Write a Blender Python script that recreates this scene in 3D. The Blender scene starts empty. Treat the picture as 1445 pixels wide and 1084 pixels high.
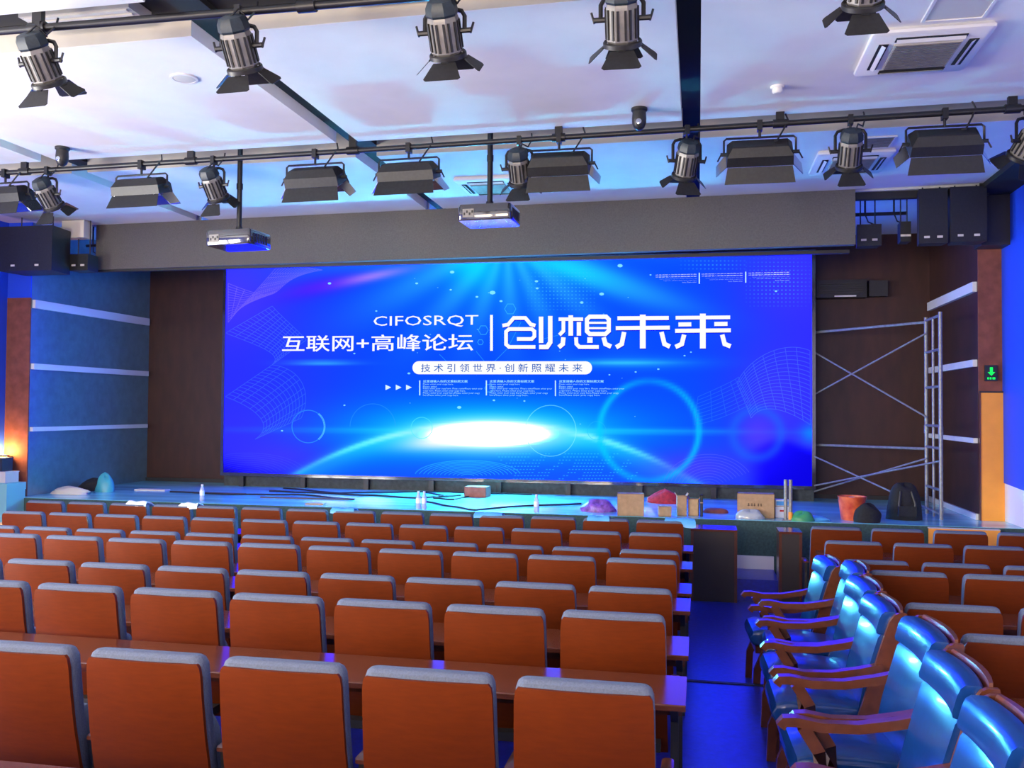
import bpy, math, random
import numpy as np
from mathutils import Matrix, Vector
random.seed(7)
scn = bpy.context.scene
COL = scn.collection
PI = math.pi

# ------------------------------------------------------------------ camera
ZC = 2.1
F = 1283.0
YAW, PITCH, ROLL = (math.radians(a) for a in (11.5676, 1.5137, 0.4377))
cam = bpy.data.objects.new('camera', bpy.data.cameras.new('camera'))
COL.objects.link(cam)
cam.data.sensor_width = 36.0
cam.data.sensor_fit = 'HORIZONTAL'
cam.data.lens = F / 1445.0 * 36.0
cam.data.clip_start = 0.05
cam.matrix_world = Matrix.Translation((0, 0, ZC)) @ Matrix.Rotation(YAW, 4, 'Z') @ Matrix.Rotation(PI/2 + PITCH, 4, 'X') @ Matrix.Rotation(ROLL, 4, 'Z')
scn.camera = cam

# ------------------------------------------------------------------ world, exposure, large lights
w = bpy.data.worlds.new('world'); scn.world = w; w.use_nodes = True
w.node_tree.nodes['Background'].inputs[0].default_value = (0.75, 0.82, 1.0, 1)
w.node_tree.nodes['Background'].inputs[1].default_value = 0.05
scn.view_settings.view_transform = 'Standard'
scn.view_settings.look = 'None'
scn.view_settings.gamma = 1.0
scn.view_settings.use_curve_mapping = False
scn.view_settings.exposure = 0.0

HOUSE_W = 1.5        # each rear ceiling troffer
WINDOW_W = 660.0      # daylight through the left windows
LED_GAIN = 1.0
LED_BLUE, LED_CORE = 6.0, 620.0
REAR_W = 820.0        # warm light through the rear windows behind the camera

def area(name, loc, rot, sx, sy, power, color):
    l = bpy.data.lights.new(name, 'AREA'); l.shape = 'RECTANGLE'; l.size = sx; l.size_y = sy
    l.energy = power; l.color = color
    o = bpy.data.objects.new(name, l); COL.objects.link(o)
    o.location = loc; o.rotation_euler = rot
    return o

WIN = [(-0.6, 2.2), (2.8, 5.6)]          # y spans of the windows in the left wall, all left of the frame
for y0, y1 in WIN:
    area('window_daylight', (-9.60, (y0+y1)/2, 2.3), (0, -PI/2, 0), 2.2, y1-y0-.1, WINDOW_W, (1.0, 0.96, 0.88))
RWIN = [(-7.6, -4.6), (-3.8, -0.8)]                  # x spans of the rear windows
for x0, x1 in RWIN:
    area('rear_window_light', ((x0+x1)/2, -3.12, 2.6), (PI/2, 0, 0), x1-x0-.1, 1.6, REAR_W/len(RWIN), (1.0, 0.80, 0.55))
TROF = [(-6.5, 1.4), (-3.6, 1.4), (-0.9, 1.4), (-6.5, -1.2), (-3.6, -1.2), (-0.9, -1.2)]
for x, y in TROF:
    area('troffer_light', (x, y, 4.60), (0, 0, 0), 1.15, .5, HOUSE_W, (1.0, 0.86, 0.70))

# ------------------------------------------------------------------ pixel helper (1445 x 1084 frame), world z
def ray(px, py):
    u0, v0 = px - 722.5, py - 542.0
    cr, sr = math.cos(ROLL), math.sin(ROLL)
    u = u0*cr + v0*sr; v = -u0*sr + v0*cr
    X, U = u/F, -v/F
    Y = math.cos(PITCH) - U*math.sin(PITCH); z = math.sin(PITCH) + U*math.cos(PITCH)
    return Vector((X*math.cos(YAW) - Y*math.sin(YAW), X*math.sin(YAW) + Y*math.cos(YAW), z))
def at(px, py, x=None, y=None, z=None):
    d = ray(px, py)
    t = x/d.x if x is not None else (y/d.y if y is not None else (z-ZC)/d.z)
    return Vector((d.x*t, d.y*t, d.z*t + ZC))

# ------------------------------------------------------------------ materials
def mat(name, col, rough=.6, metal=0.0, spec=.5, noise=0.0, nscale=30.0, bump=0.0, coat=0.0, crough=.08, trans=0.0, alpha=1.0, emit=None, estr=0.0, col2=None, nstretch=(1,1,1)):
    m = bpy.data.materials.new(name); m.use_nodes = True
    nt = m.node_tree; b = nt.nodes['Principled BSDF']
    b.inputs['Base Color'].default_value = (*col, 1)
    b.inputs['Roughness'].default_value = rough
    b.inputs['Metallic'].default_value = metal
    b.inputs['Specular IOR Level'].default_value = spec
    b.inputs['Coat Weight'].default_value = coat
    b.inputs['Coat Roughness'].default_value = crough
    b.inputs['Transmission Weight'].default_value = trans
    b.inputs['Alpha'].default_value = alpha
    if emit:
        b.inputs['Emission Color'].default_value = (*emit, 1); b.inputs['Emission Strength'].default_value = estr
    if noise or bump:
        tc = nt.nodes.new('ShaderNodeTexCoord'); mp = nt.nodes.new('ShaderNodeMapping')
        mp.inputs['Scale'].default_value = nstretch
        nz = nt.nodes.new('ShaderNodeTexNoise'); nz.inputs['Scale'].default_value = nscale; nz.inputs['Detail'].default_value = 4
        nt.links.new(tc.outputs['Object'], mp.inputs['Vector']); nt.links.new(mp.outputs['Vector'], nz.inputs['Vector'])
        if noise:
            cr = nt.nodes.new('ShaderNodeValToRGB')
            c2 = col2 or tuple(c*(1+noise) for c in col); c1 = tuple(c*(1-noise) for c in col)
            cr.color_ramp.elements[0].color = (*c1, 1); cr.color_ramp.elements[1].color = (*[min(c, 1) for c in c2], 1)
            cr.color_ramp.elements[0].position = .3; cr.color_ramp.elements[1].position = .7
            nt.links.new(nz.outputs['Fac'], cr.inputs['Fac']); nt.links.new(cr.outputs['Color'], b.inputs['Base Color'])
        if bump:
            bp = nt.nodes.new('ShaderNodeBump'); bp.inputs['Strength'].default_value = bump; bp.inputs['Distance'].default_value = .01
            nt.links.new(nz.outputs['Fac'], bp.inputs['Height']); nt.links.new(bp.outputs['Normal'], b.inputs['Normal'])
    return m

def emis(name, col, strength=1.0, sample=False):
    m = bpy.data.materials.new(name); m.use_nodes = True; nt = m.node_tree; nt.nodes.clear()
    e = nt.nodes.new('ShaderNodeEmission'); o = nt.nodes.new('ShaderNodeOutputMaterial')
    e.inputs[0].default_value = (*col, 1); e.inputs[1].default_value = strength
    nt.links.new(e.outputs[0], o.inputs[0])
    if not sample: m.cycles.emission_sampling = 'NONE'
    return m

def emis_attr(name, sample):
    m = bpy.data.materials.new(name); m.use_nodes = True; nt = m.node_tree; nt.nodes.clear()
    a = nt.nodes.new('ShaderNodeAttribute'); a.attribute_name = 'picture'
    e = nt.nodes.new('ShaderNodeEmission'); o = nt.nodes.new('ShaderNodeOutputMaterial')
    nt.links.new(a.outputs['Color'], e.inputs[0]); e.inputs[1].default_value = LED_GAIN
    nt.links.new(e.outputs[0], o.inputs[0])
    if not sample: m.cycles.emission_sampling = 'NONE'
    return m

M = dict(
    wood=mat('seat_veneer', (.118, .0185, .0016), .45, noise=.10, nscale=14, nstretch=(1, 1, 5), spec=.16),
    desk=mat('desk_laminate', (.105, .026, .012), .20, noise=.2, nscale=10, nstretch=(1, 6, 6), spec=.6),
    fabric=mat('seat_fabric', (.115, .14, .215), .95, noise=.12, nscale=160, bump=.35, spec=.1),
    dark=mat('dark_frame', (.022, .021, .021), .5),
    black=mat('black_paint', (.013, .013, .014), .45, noise=.3, nscale=40),
    pipe=mat('pipe_black', (.008, .008, .010), .4),
    lampgrey=mat('lamp_grey', (.21, .20, .19), .42, metal=.3, noise=.15, nscale=20),
    lampblue=mat('lamp_cap_slate', (.014, .024, .034), .45, noise=.2, nscale=60),
    lens=mat('lamp_lens', (.6, .65, .7), .05, metal=.9),
    mirror=mat('lamp_reflector', (.55, .56, .6), .12, metal=.95),
    proj=mat('projector_plastic', (.035, .034, .036), .10, spec=1.0, coat=1.0),
    ceil=mat('ceiling_paint', (.80, .79, .76), .85, noise=.03, nscale=3),
    slot=mat('ceiling_recess', (.012, .012, .013), .8),
    slotface=mat('recess_face', (.52, .48, .42), .85, noise=.05, nscale=5),
    fascia=mat('fascia_cloth', (.115, .106, .095), .9, noise=.12, nscale=60),
    stagewall=mat('stage_wall_veneer', (.045, .014, .009), .5, noise=.25, nscale=8, nstretch=(1, 1, .3), spec=.4, coat=.2, crough=.35),
    wingleft=mat('left_wing_screen_tint', (.085, .18, .22), .30, noise=.15, nscale=8, spec=.9, coat=1.0, crough=.25),  # cyan screen light on the left wing is put into this base colour
    pilaster=mat('pilaster_veneer', (.22, .075, .05), .7, noise=.2, nscale=9, spec=.2),
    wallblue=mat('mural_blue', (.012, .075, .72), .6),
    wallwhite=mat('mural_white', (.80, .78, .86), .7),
    strip=mat('strip_white', (.72, .74, .76), .5),
    carpet=mat('aisle_floor', (.012, .022, .34), .30, noise=.25, nscale=25, bump=.08, spec=.7),
    nosing=mat('step_nosing', (.02, .02, .022), .6),
    stage=mat('stage_floor_cover', (.22, .66, .72), .18, noise=.30, nscale=1.6, nstretch=(.5, 2.5, 1), spec=.5),
    stagefront=mat('stage_skirt', (.035, .075, .07), .85, noise=.25, nscale=40),
    orange=mat('orange_panel', (.95, .36, .045), .6, noise=.05, nscale=6),
    white=mat('white_plastic', (.75, .74, .72), .5),
    cream=mat('cream_plaster', (.78, .70, .55), .8),
    leather=mat('blue_leatherette', (.003, .040, .20), .28, spec=.5, coat=.35, noise=.1, nscale=30),
    chairwood=mat('chair_frame_wood', (.105, .030, .013), .28, noise=.25, nscale=16, nstretch=(4, 1, 1), spec=.5, coat=.3),
    steel=mat('scaffold_steel', (.26, .265, .25), .45, metal=.4, noise=.2, nscale=30),
    card=mat('cardboard', (.42, .265, .14), .8, noise=.12, nscale=20),
    cardink=mat('carton_print', (.05, .03, .02), .8),
    red=mat('red_cloth', (.48, .025, .035), .8, noise=.3, nscale=25),
    brick=mat('brown_red_box', (.30, .085, .06), .7, noise=.2, nscale=15),
    bucket=mat('bucket_red', (.70, .035, .02), .4, noise=.3, nscale=7, col2=(.92, .22, .07)),
    plastic=mat('clear_plastic', (.80, .88, .92), .12, spec=.8, trans=.55),
    bluebag=mat('blue_sheet', (.10, .42, .80), .3, spec=.6),
    whitebag=mat('white_bag', (.80, .84, .88), .4),
    teal=mat('teal_bag', (.06, .38, .42), .4),
    green=mat('green_plastic', (.05, .32, .13), .4),
    cloth_black=mat('black_fabric', (.014, .014, .015), .9, noise=.3, nscale=50),
    purple=mat('purple_wrap', (.22, .08, .40), .4, noise=.5, nscale=20),
    cable=mat('cable_black', (.012, .012, .014), .5),
    tealbox=mat('pale_teal_box', (.22, .52, .52), .6),
    paleboard=mat('pale_board', (.62, .58, .52), .7),
    glow=emis('lamp_warm', (1.0, .55, .16), 14.0, True),
    exitg=emis('exit_green', (.01, .75, .10), 1.6),
    exitdark=mat('exit_case', (.015, .02, .018), .4),
    glasspane=emis('window_daylight_pane', (.9, .93, 1.0), 2.0),
    diffuser=emis('troffer_diffuser', (1.0, .92, .8), 3.0),
)

# ------------------------------------------------------------------ mesh builder
class MB:
    def __init__(s): s.v = []; s.f = []; s.m = []
    def add(s, vs, fs, T=None, mi=0):
        o = len(s.v)
        for p in vs: s.v.append(tuple(T @ Vector(p)) if T is not None else tuple(p))
        for f in fs: s.f.append(tuple(i+o for i in f)); s.m.append(mi)
        return s
    def box(s, x0, x1, y0, y1, z0, z1, T=None, mi=0):
        return s.add([(x0,y0,z0),(x1,y0,z0),(x1,y1,z0),(x0,y1,z0),(x0,y0,z1),(x1,y0,z1),(x1,y1,z1),(x0,y1,z1)],
                     [(0,3,2,1),(4,5,6,7),(0,1,5,4),(1,2,6,5),(2,3,7,6),(3,0,4,7)], T, mi)
    def loft(s, rings, T=None, mi=0, cap=True, closed=False):
        n = len(rings[0]); vs = [p for r in rings for p in r]; fs = []
        R = len(rings)
        for i in range(R if closed else R-1):
            a = i*n; b = ((i+1) % R)*n
            for j in range(n):
                k = (j+1) % n
                fs.append((a+j, a+k, b+k, b+j))
        if cap and not closed:
            fs.append(tuple(range(n-1, -1, -1))); fs.append(tuple((R-1)*n + j for j in range(n)))
        return s.add(vs, fs, T, mi)
    def tube(s, pts, r, n=8, T=None, mi=0, flat=1.0):
        pts = [Vector(p) for p in pts]; rings = []; up = None
        for i, p in enumerate(pts):
            d = (pts[min(i+1, len(pts)-1)] - pts[max(i-1, 0)]).normalized()
            if up is None:
                up = Vector((0,0,1)) if abs(d.z) < .9 else Vector((1,0,0))
            a = d.cross(up); a = a.normalized() if a.length > 1e-6 else d.orthogonal().normalized()
            b = a.cross(d).normalized(); up = b
            rr = r[i] if isinstance(r, (list, tuple)) else r
            rings.append([p + a*math.cos(2*PI*k/n)*rr + b*math.sin(2*PI*k/n)*rr*flat for k in range(n)])
        return s.loft(rings, T, mi)
    def bar(s, pts, w, h, T=None, mi=0):
        """rectangular section sweep, w across, h along local up"""
        pts = [Vector(p) for p in pts]; rings = []
        for i, p in enumerate(pts):
            d = (pts[min(i+1, len(pts)-1)] - pts[max(i-1, 0)]).normalized()
            up = Vector((0,0,1)) if abs(d.z) < .95 else Vector((0,1,0))
            a = d.cross(up).normalized(); b = a.cross(d).normalized()
            rings.append([p+a*w/2+b*h/2, p-a*w/2+b*h/2, p-a*w/2-b*h/2, p+a*w/2-b*h/2])
        return s.loft(rings, T, mi)
    def lathe(s, prof, n=16, T=None, mi=0):
        """prof: (radius, z) pairs about local z"""
        rings = [[(r*math.cos(2*PI*k/n), r*math.sin(2*PI*k/n), z) for k in range(n)] for r, z in prof]
        return s.loft(rings, T, mi)
    def prism(s, poly, d0, d1, axis='y', T=None, mi=0):
        n = len(poly)
        def P(a, b, d):
            return (a, d, b) if axis == 'y' else ((d, a, b) if axis == 'x' else (a, b, d))
        r = [[P(a, b, d0) for a, b in poly], [P(a, b, d1) for a, b in poly]]
        return s.loft(r, T, mi)
    def build(s, name, m, parent=None, smooth=True, ang=38):
        me = bpy.data.meshes.new(name); me.from_pydata(s.v, [], s.f)
        for mm in (m if isinstance(m, (list, tuple)) else [m]): me.materials.append(mm)
        if any(s.m): me.polygons.foreach_set('material_index', s.m)
        me.validate()
        import bmesh
        bm = bmesh.new(); bm.from_mesh(me); bmesh.ops.recalc_face_normals(bm, faces=bm.faces); bm.to_mesh(me); bm.free()
        if smooth:
            me.polygons.foreach_set('use_smooth', [True]*len(me.polygons))
            me.set_sharp_from_angle(angle=math.radians(ang))
        me.update()
        o = bpy.data.objects.new(name, me); COL.objects.link(o)
        if parent: o.parent = parent
        return o

def rrect(hw, hd, r, n=3):
    """rounded rectangle outline, list of (a, b)"""
    out = []
    for cx, cy, a0 in ((hw-r, hd-r, 0), (-hw+r, hd-r, PI/2), (-hw+r, -hd+r, PI), (hw-r, -hd+r, 1.5*PI)):
        for k in range(n+1):
            a = a0 + PI/2*k/n
            out.append((cx + r*math.cos(a), cy + r*math.sin(a)))
    return out

def tag(o, label=None, cat=None, group=None, kind=None):
    if label: o['label'] = label
    if cat: o['category'] = cat
    if group: o['group'] = group
    if kind: o['kind'] = kind
    return o
def empty(name, loc=(0,0,0), rz=0.0):
    o = bpy.data.objects.new(name, None); COL.objects.link(o); o.location = loc; o.rotation_euler = (0, 0, rz)
    o.empty_display_size = .1
    return o
def copy_tree(o, parent=None):
    c = o.copy(); COL.objects.link(c)
    if parent: c.parent = parent
    for ch in list(o.children): copy_tree(ch, c)
    return c
def struct(name, mb, m, parent=None, **k):
    o = mb.build(name, m, parent, **k)
    if not parent: o['kind'] = 'structure'
    return o
def ordinal(n): return ['first','second','third','fourth','fifth','sixth','seventh','eighth','ninth','tenth','eleventh','twelfth','thirteenth','fourteenth','fifteenth'][n]

# ------------------------------------------------------------------ the room
CZ = 4.70                     # ceiling underside
XL, XR = -9.70, 3.574         # hall side walls
WL, WR = -9.32, 3.30          # stage wing walls
YB = 14.15                    # stage back wall
SY, SZ = 11.10, 0.80          # stage front edge and height
Y1, Y2 = 4.90, 6.89           # aisle steps

def slab(name, x0, x1, y0, y1, z0, z1, m): return struct(name, MB().box(x0, x1, y0, y1, z0, z1), m, smooth=False)
tag(slab('floor', XL, XR, -3.2, Y1, -.2, .20, M['carpet']), 'dark blue hall floor, upper terrace')
tag(slab('floor', XL, XR, Y1, Y2, -.2, .10, M['carpet']), 'dark blue hall floor, middle terrace')
tag(slab('floor', XL, XR, Y2, SY, -.2, .0, M['carpet']), 'dark blue hall floor, lowest terrace before the stage')
for i, (y, z) in enumerate(((Y1, .20), (Y2, .10))):
    struct('trim_%d' % (i+1), MB().box(-.10, 1.0, y-.03, y+.012, z-.05, z+.006), M['nosing'], smooth=False)
tag(slab('stage_floor', XL, XR, SY, YB+.1, -.2, SZ, M['stage']), 'pale stage floor strewn with packing waste')
struct('stage_front', MB().box(XL, XR, SY-.02, SY, .0, SZ-.004), M['stagefront'], smooth=False)

# walls
wl = MB()
zs = [-.2, 1.2, 3.4, 5.4]
ys = [-3.2] + [v for s in WIN for v in s] + [11.3]
wl.box(XL-.15, XL, -3.2, 11.3, -.2, 1.2); wl.box(XL-.15, XL, -3.2, 11.3, 3.4, 5.4)
for a, b in zip(ys[0::2], ys[1::2]): wl.box(XL-.15, XL, a, b, 1.2, 3.4)
struct('wall_left', wl, M['wallblue'], smooth=False)
for i, (a, b) in enumerate(WIN):
    fr = MB()
    fr.box(XL-.10, XL+.02, a, a+.06, 1.2, 3.4).box(XL-.10, XL+.02, b-.06, b, 1.2, 3.4).box(XL-.10, XL+.02, a, b, 1.2, 1.26).box(XL-.10, XL+.02, a, b, 3.34, 3.4).box(XL-.08, XL, (a+b)/2-.025, (a+b)/2+.025, 1.2, 3.4)
    wo = struct('window_%d' % (i+1), fr, M['white'], smooth=False)
    for k in range(2):
        c0 = a+.06 if k == 0 else (a+b)/2+.025; c1 = (a+b)/2-.025 if k == 0 else b-.06
        MB().box(XL-.07, XL-.06, c0, c1, 1.26, 3.34).build('pane', M['glasspane'], wo, smooth=False)
wr = struct('wall_right', MB().box(XR, XR+.15, -3.2, 11.83, -.2, 5.4), M['wallwhite'], smooth=False)
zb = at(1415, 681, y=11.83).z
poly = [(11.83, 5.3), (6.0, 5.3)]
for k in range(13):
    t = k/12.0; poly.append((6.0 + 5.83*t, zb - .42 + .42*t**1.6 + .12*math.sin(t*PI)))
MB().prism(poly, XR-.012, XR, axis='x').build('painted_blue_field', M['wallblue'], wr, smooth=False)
struct('wall_rear', MB().box(XL-.15, XR+.15, -3.35, -3.2, -.2, 5.4), M['wallwhite'], smooth=False)
for i, (a, b) in enumerate(RWIN):
    fr = MB()
    fr.box(a, a+.06, -3.2, -3.14, 1.7, 3.5).box(b-.06, b, -3.2, -3.14, 1.7, 3.5).box(a, b, -3.2, -3.14, 1.7, 1.76).box(a, b, -3.2, -3.14, 3.44, 3.5).box((a+b)/2-.025, (a+b)/2+.025, -3.2, -3.15, 1.7, 3.5)
    wo = struct('window_%d' % (len(WIN)+i+1), fr, M['white'], smooth=False)
    for k in range(2):
        c0 = a+.06 if k == 0 else (a+b)/2+.025; c1 = (a+b)/2-.025 if k == 0 else b-.06
        MB().box(c0, c1, -3.2, -3.19, 1.76, 3.44).build('pane', M['glasspane'], wo, smooth=False)
struct('wall_unseen_blocker', MB().box(XL, -.10, 1.45, 1.57, .20, 1.27), M['pilaster'], smooth=False)  # unseen wall added to block low rear light from the seat backs
struct('wall_back', MB().box(WL-.4, WR+.4, YB, YB+.15, .0, 5.4), M['stagewall'], smooth=False)
pl = struct('wall_wing_left', MB().box(XL-.15, WL, 11.3, YB, .0, 5.4), M['wingleft'], smooth=False)
MB().box(XL-.15, WL+.001, 11.28, 11.30, .0, 3.62).build('pilaster_face', M['pilaster'], pl, smooth=False)
MB().box(XL-.15, WL+.001, 11.283, 11.30, 3.62, 5.4).build('upper_face', M['wallblue'], pl, smooth=False)
pr = struct('wall_wing_right', MB().box(WR, XR+.15, 11.83, YB, .0, 5.4), M['stagewall'], smooth=False)
MB().box(WR-.001, XR+.15, 11.81, 11.83, 2.32, 5.4).build('pilaster_face', M['pilaster'], pr, smooth=False)
n = 3
for side, x, dx, ya, yb, hs in (('left', WL, 1, 11.32, 14.08, (3.535, 2.642, 1.745)), ('right', WR, -1, 11.86, 14.08, (3.61, 2.685, 1.75))):
    for k, z in enumerate(hs):
        h = (.060, .042, .030)[k]
        a, b = sorted((x, x+dx*.05))
        t = struct('trim_%d' % n, MB().box(a, b, ya, yb, z-h, z+h), M['strip'], smooth=False); n += 1
struct('baseboard_right', MB().box(WR-.03, WR, 11.85, YB, SZ, SZ+.07), M['strip'], smooth=False)
struct('baseboard_back', MB().box(WL, WR, YB-.03, YB, SZ, SZ+.06), M['dark'], smooth=False)

# ceiling: panels between long recesses (x) and cross recesses (y)
XS = [(XL, -6.90), (-6.70, -3.50), (-3.27, -.150), (.015, 3.17)]
def slot2(x): return 8.46 + (x+6.87)*(-.0285)
def slot2b(x): return 8.97 + (x+7.86)*(-.018)
def edge(x): return 11.50 + (x+5.77)*(-.040)
T = .16
for i, (a, b) in enumerate(XS):
    for nm, f0, f1 in (('rear', lambda x: -3.2, lambda x: 5.20), ('main', lambda x: 5.74 + (x+3)*-.02, slot2), ('front', slot2b, edge), ('stage', lambda x: edge(x)+.13, lambda x: YB)):
        poly = [(a, f0(a)), (b, f0(b)), (b, f1(b)), (a, f1(a))]
        c = MB()
        c.prism(poly, CZ, CZ+T, axis='z')
        struct('ceiling', c, M['ceil'], smooth=False)
struct('ceiling', MB().box(XL-.1, XR+.1, -3.2, YB, CZ+.30, CZ+.36), M['slot'], smooth=False)
for xa, xb in ((-6.90, -6.70), (-3.50, -3.27)): struct('ceiling', MB().box(xa+.001, xb-.001, -3.2, YB, CZ+.11, CZ+.15), M['slot'], smooth=False)
# light grey lining of the cross recesses (far faces), and dark right soffit
for i, (a, b) in enumerate(XS):
    g = 5.74
    poly = [(a, slot2b(a)-.004), (b, slot2b(b)-.004), (b, slot2b(b)), (a, slot2b(a))]
    struct('ceiling', MB().prism(poly, CZ+.002, CZ+.30, axis='z'), M['slotface'], smooth=False)
    poly = [(a, 5.736+(a+3)*-.02), (b, 5.736+(b+3)*-.02), (b, 5.74+(b+3)*-.02), (a, 5.74+(a+3)*-.02)]
    struct('ceiling', MB().prism(poly, CZ+.002, CZ+.30, axis='z'), M['slotface'], smooth=False)
struct('ceiling', MB().box(XL, 3.17, 5.205, 5.715, CZ+.15, CZ+.17), M['slot'], smooth=False)
struct('ceiling', MB().box(3.17, XR, -3.2, 11.83, CZ-.06, CZ+.3), M['slot'], smooth=False)

# fascia above the stage opening
fx0, fx1 = at(125, 350, y=11.45).x, at(1206, 300, y=11.25).x
poly = [(fx0, edge(fx0)), (fx1, edge(fx1)), (fx1, edge(fx1)+.10), (fx0, edge(fx0)+.10)]
struct('fascia', MB().prism(poly, 4.05, CZ-.002, axis='z'), M['fascia'], smooth=False)
struct('fascia', MB().box(fx0, fx1, 11.62, 11.70, 4.02, 4.06), M['dark'], smooth=False)
struct('bulkhead', MB().box(at(86,320,y=11.2).x, at(117,320,y=11.2).x, 11.22, 11.40, at(100,335,y=11.2).z, CZ-.01), M['cream'], smooth=False)
struct('bulkhead', MB().box(at(1385,320,y=11.5).x, XR, 11.5, 11.8, 4.05, CZ), M['dark'], smooth=False)
struct('bulkhead', MB().box(fx1+.002, WR, 11.36, 11.44, CZ-.09, CZ-.002), M['dark'], smooth=False)

# ------------------------------------------------------------------ LED screen
SX0, SX1, SZ0, SZ1, SYP = -7.555, 1.592, 1.020, 4.350, 13.576
def proj_np(X, Y, Z):
    z = Z - ZC
    a = X*math.cos(YAW) + Y*math.sin(YAW); b = -X*math.sin(YAW) + Y*math.cos(YAW)
    D = b*math.cos(PITCH) + z*math.sin(PITCH); U = -b*math.sin(PITCH) + z*math.cos(PITCH)
    u = F*a/D; v = -F*U/D
    return 722.5 + u*math.cos(ROLL) - v*math.sin(ROLL), 542 + u*math.sin(ROLL) + v*math.cos(ROLL)
def sstep(a, b, x):
    t = np.clip((x-a)/(b-a), 0, 1); return t*t*(3-2*t)
def lin(c):
    c = np.clip(c, 0, 1); return np.where(c <= .04045, c/12.92, ((c+.055)/1.055)**2.4)
# earth limb circle through three points of the artwork
def circ3(p, q, r):
    A = np.array([[q[0]-p[0], q[1]-p[1]], [r[0]-p[0], r[1]-p[1]]])*2.0
    B = np.array([q[0]**2-p[0]**2+q[1]**2-p[1]**2, r[0]**2-p[0]**2+r[1]**2-p[1]**2])
    c = np.linalg.solve(A, B); return c[0], c[1], math.hypot(p[0]-c[0], p[1]-c[1])
EC = circ3((426, 664), (690, 598), (980, 679))
def picture(x, y):
    """the artwork shown on the screen, x and y in artwork units; returns linear emission"""
    x = np.asarray(x, float); y = np.asarray(y, float)
    c = np.zeros(x.shape + (3,)); c[...] = np.array([10, 76, 250])/255.
    def mix(wt, col):
        nonlocal c
        wt = np.clip(wt, 0, 1)[..., None]; c = c*(1-wt) + np.array(col)/255.*wt
    def g(cx, cy, sx, sy, rot=0.0):
        dx, dy = x-cx, y-cy
        ca, sa = math.cos(rot), math.sin(rot)
        return np.exp(-((dx*ca+dy*sa)/sx)**2 - ((-dx*sa+dy*ca)/sy)**2)
    mix(.9*sstep(580, 316, x), (46, 46, 236))
    mix(.9*sstep(940, 1150, x), (52, 44, 228))
    mix(.55*g(330, 420, 70, 60), (86, 60, 240))
    mix(.6*g(350, 610, 90, 50), (60, 44, 225))
    mix(.5*g(1110, 400, 60, 50), (70, 60, 235))
    mix(.85*g(700, 350, 150, 95), (16, 160, 255))
    # light rays fanning out of the top
    ang = np.arctan2(y-330, x-715)
    rays = .5+.5*np.sin(ang*17.0+.8); fall = np.exp(-((y-345)/115.)**2)*np.exp(-((x-700)/230.)**2)
    mix(.55*rays*fall, (60, 205, 255))
    mix(.9*g(668, 368, 34, 34), (10, 225, 255))
    mix(.95*g(810, 382, 90, 15, .30), (20, 225, 255))
    mix(.5*g(900, 412, 90, 14, .28), (40, 160, 255))
    mix(.9*g(510, 393, 66, 6.5, -.20), (190, 150, 255))
    mix(.75*g(450, 405, 60, 13, -.22), (75, 20, 225))
    # glow, limb and globe
    d = np.hypot(x-EC[0], y-EC[1]) - EC[2]              # >0 above the limb
    inside = sstep(2, -3, d)
    mix(.85*inside*np.exp(d/30.), (0, 180, 255)); mix(.75*inside*sstep(-12, -65, d), (26, 84, 246))
    mix(.85*g(690, 604, 200, 42), (0, 170, 255)); mix(.9*g(690, 610, 155, 30), (0, 238, 255))
    limb = np.exp(-(d/3.4)**2)*np.exp(-((x-695)/300.)**4) + .6*np.exp(-(np.maximum(d, -d*.6)/9.)**2)*np.exp(-((x-695)/260.)**2)
    mix(limb, (60, 240, 255))
    mix(1.0*np.exp(-(d/3.0)**2)*np.exp(-((x-695)/150.)**2), (225, 255, 255))
    mix(.8*np.exp(-((y-608-(x-700)*.004)/4.0)**2)*np.exp(-((x-740)/270.)**2), (30, 225, 255))
    mix(1.6*g(690, 614, 84, 19), (255, 255, 255)); mix(1.2*g(640, 620, 60, 10, -.12), (255, 255, 255))
    # second flare
    mix(.9*np.exp(-((y-512)/3.2)**2)*np.exp(-((x-880)/62.)**2), (90, 235, 255)); mix(.5*np.exp(-((y-512)/9.)**2)*np.exp(-((x-890)/100.)**2), (20, 170, 255))
    mix(.7*np.exp(-((y-512)/2.6)**2)*np.exp(-((x-455)/45.)**2), (70, 225, 255))
    # dark corners, violet haze
    mix(.9*sstep(0, 36, y-(632+(x-316)*.30))*sstep(480, 390, x), (10, 0, 150))
    mix(.9*sstep(0, 16, y-(622+8*np.sin(x*.05)))*sstep(1045, 1085, x), (8, 0, 165))
    mix(.7*g(975, 660, 75, 26), (84, 62, 232)); mix(.6*g(400, 645, 60, 22), (72, 58, 235)); mix(.6*g(1090, 560, 50, 60), (70, 60, 232))
    mix(.5*g(1068, 612, 26, 26), (110, 60, 235))
    r = np.hypot(x-1068, (y-612)); mix(.5*np.exp(-((r-34)/7.)**2), (30, 110, 255))
    r = np.hypot((x-916), (y-608)*1.0); mix(.8*np.exp(-((r-70)/4.5)**2)*(.45+.55*np.abs(np.cos(np.arctan2(y-608, x-916)))), (10, 210, 255))
    mix(.55*g(1146, 612, 16, 14), (0, 190, 255))
    return c
def emitcol(c, gain=True, core=None):
    l = lin(c); out = l.copy()
    if gain:                                       # the panel is brighter than the photograph can hold
        out[..., 2] = l[..., 2]*(1 + (LED_BLUE-1)*sstep(.55, 1.0, c[..., 2]))
    if core is not None: out = out + core[..., None]*np.array([.10, .75, 1.0])*LED_CORE
    return out
def set_pic(o, cols):
    a = o.data.color_attributes.new('picture', 'FLOAT_COLOR', 'POINT')
    rgba = np.ones((len(o.data.vertices), 4), np.float32); rgba[:, :3] = cols
    a.data.foreach_set('color', rgba.ravel())

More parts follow.
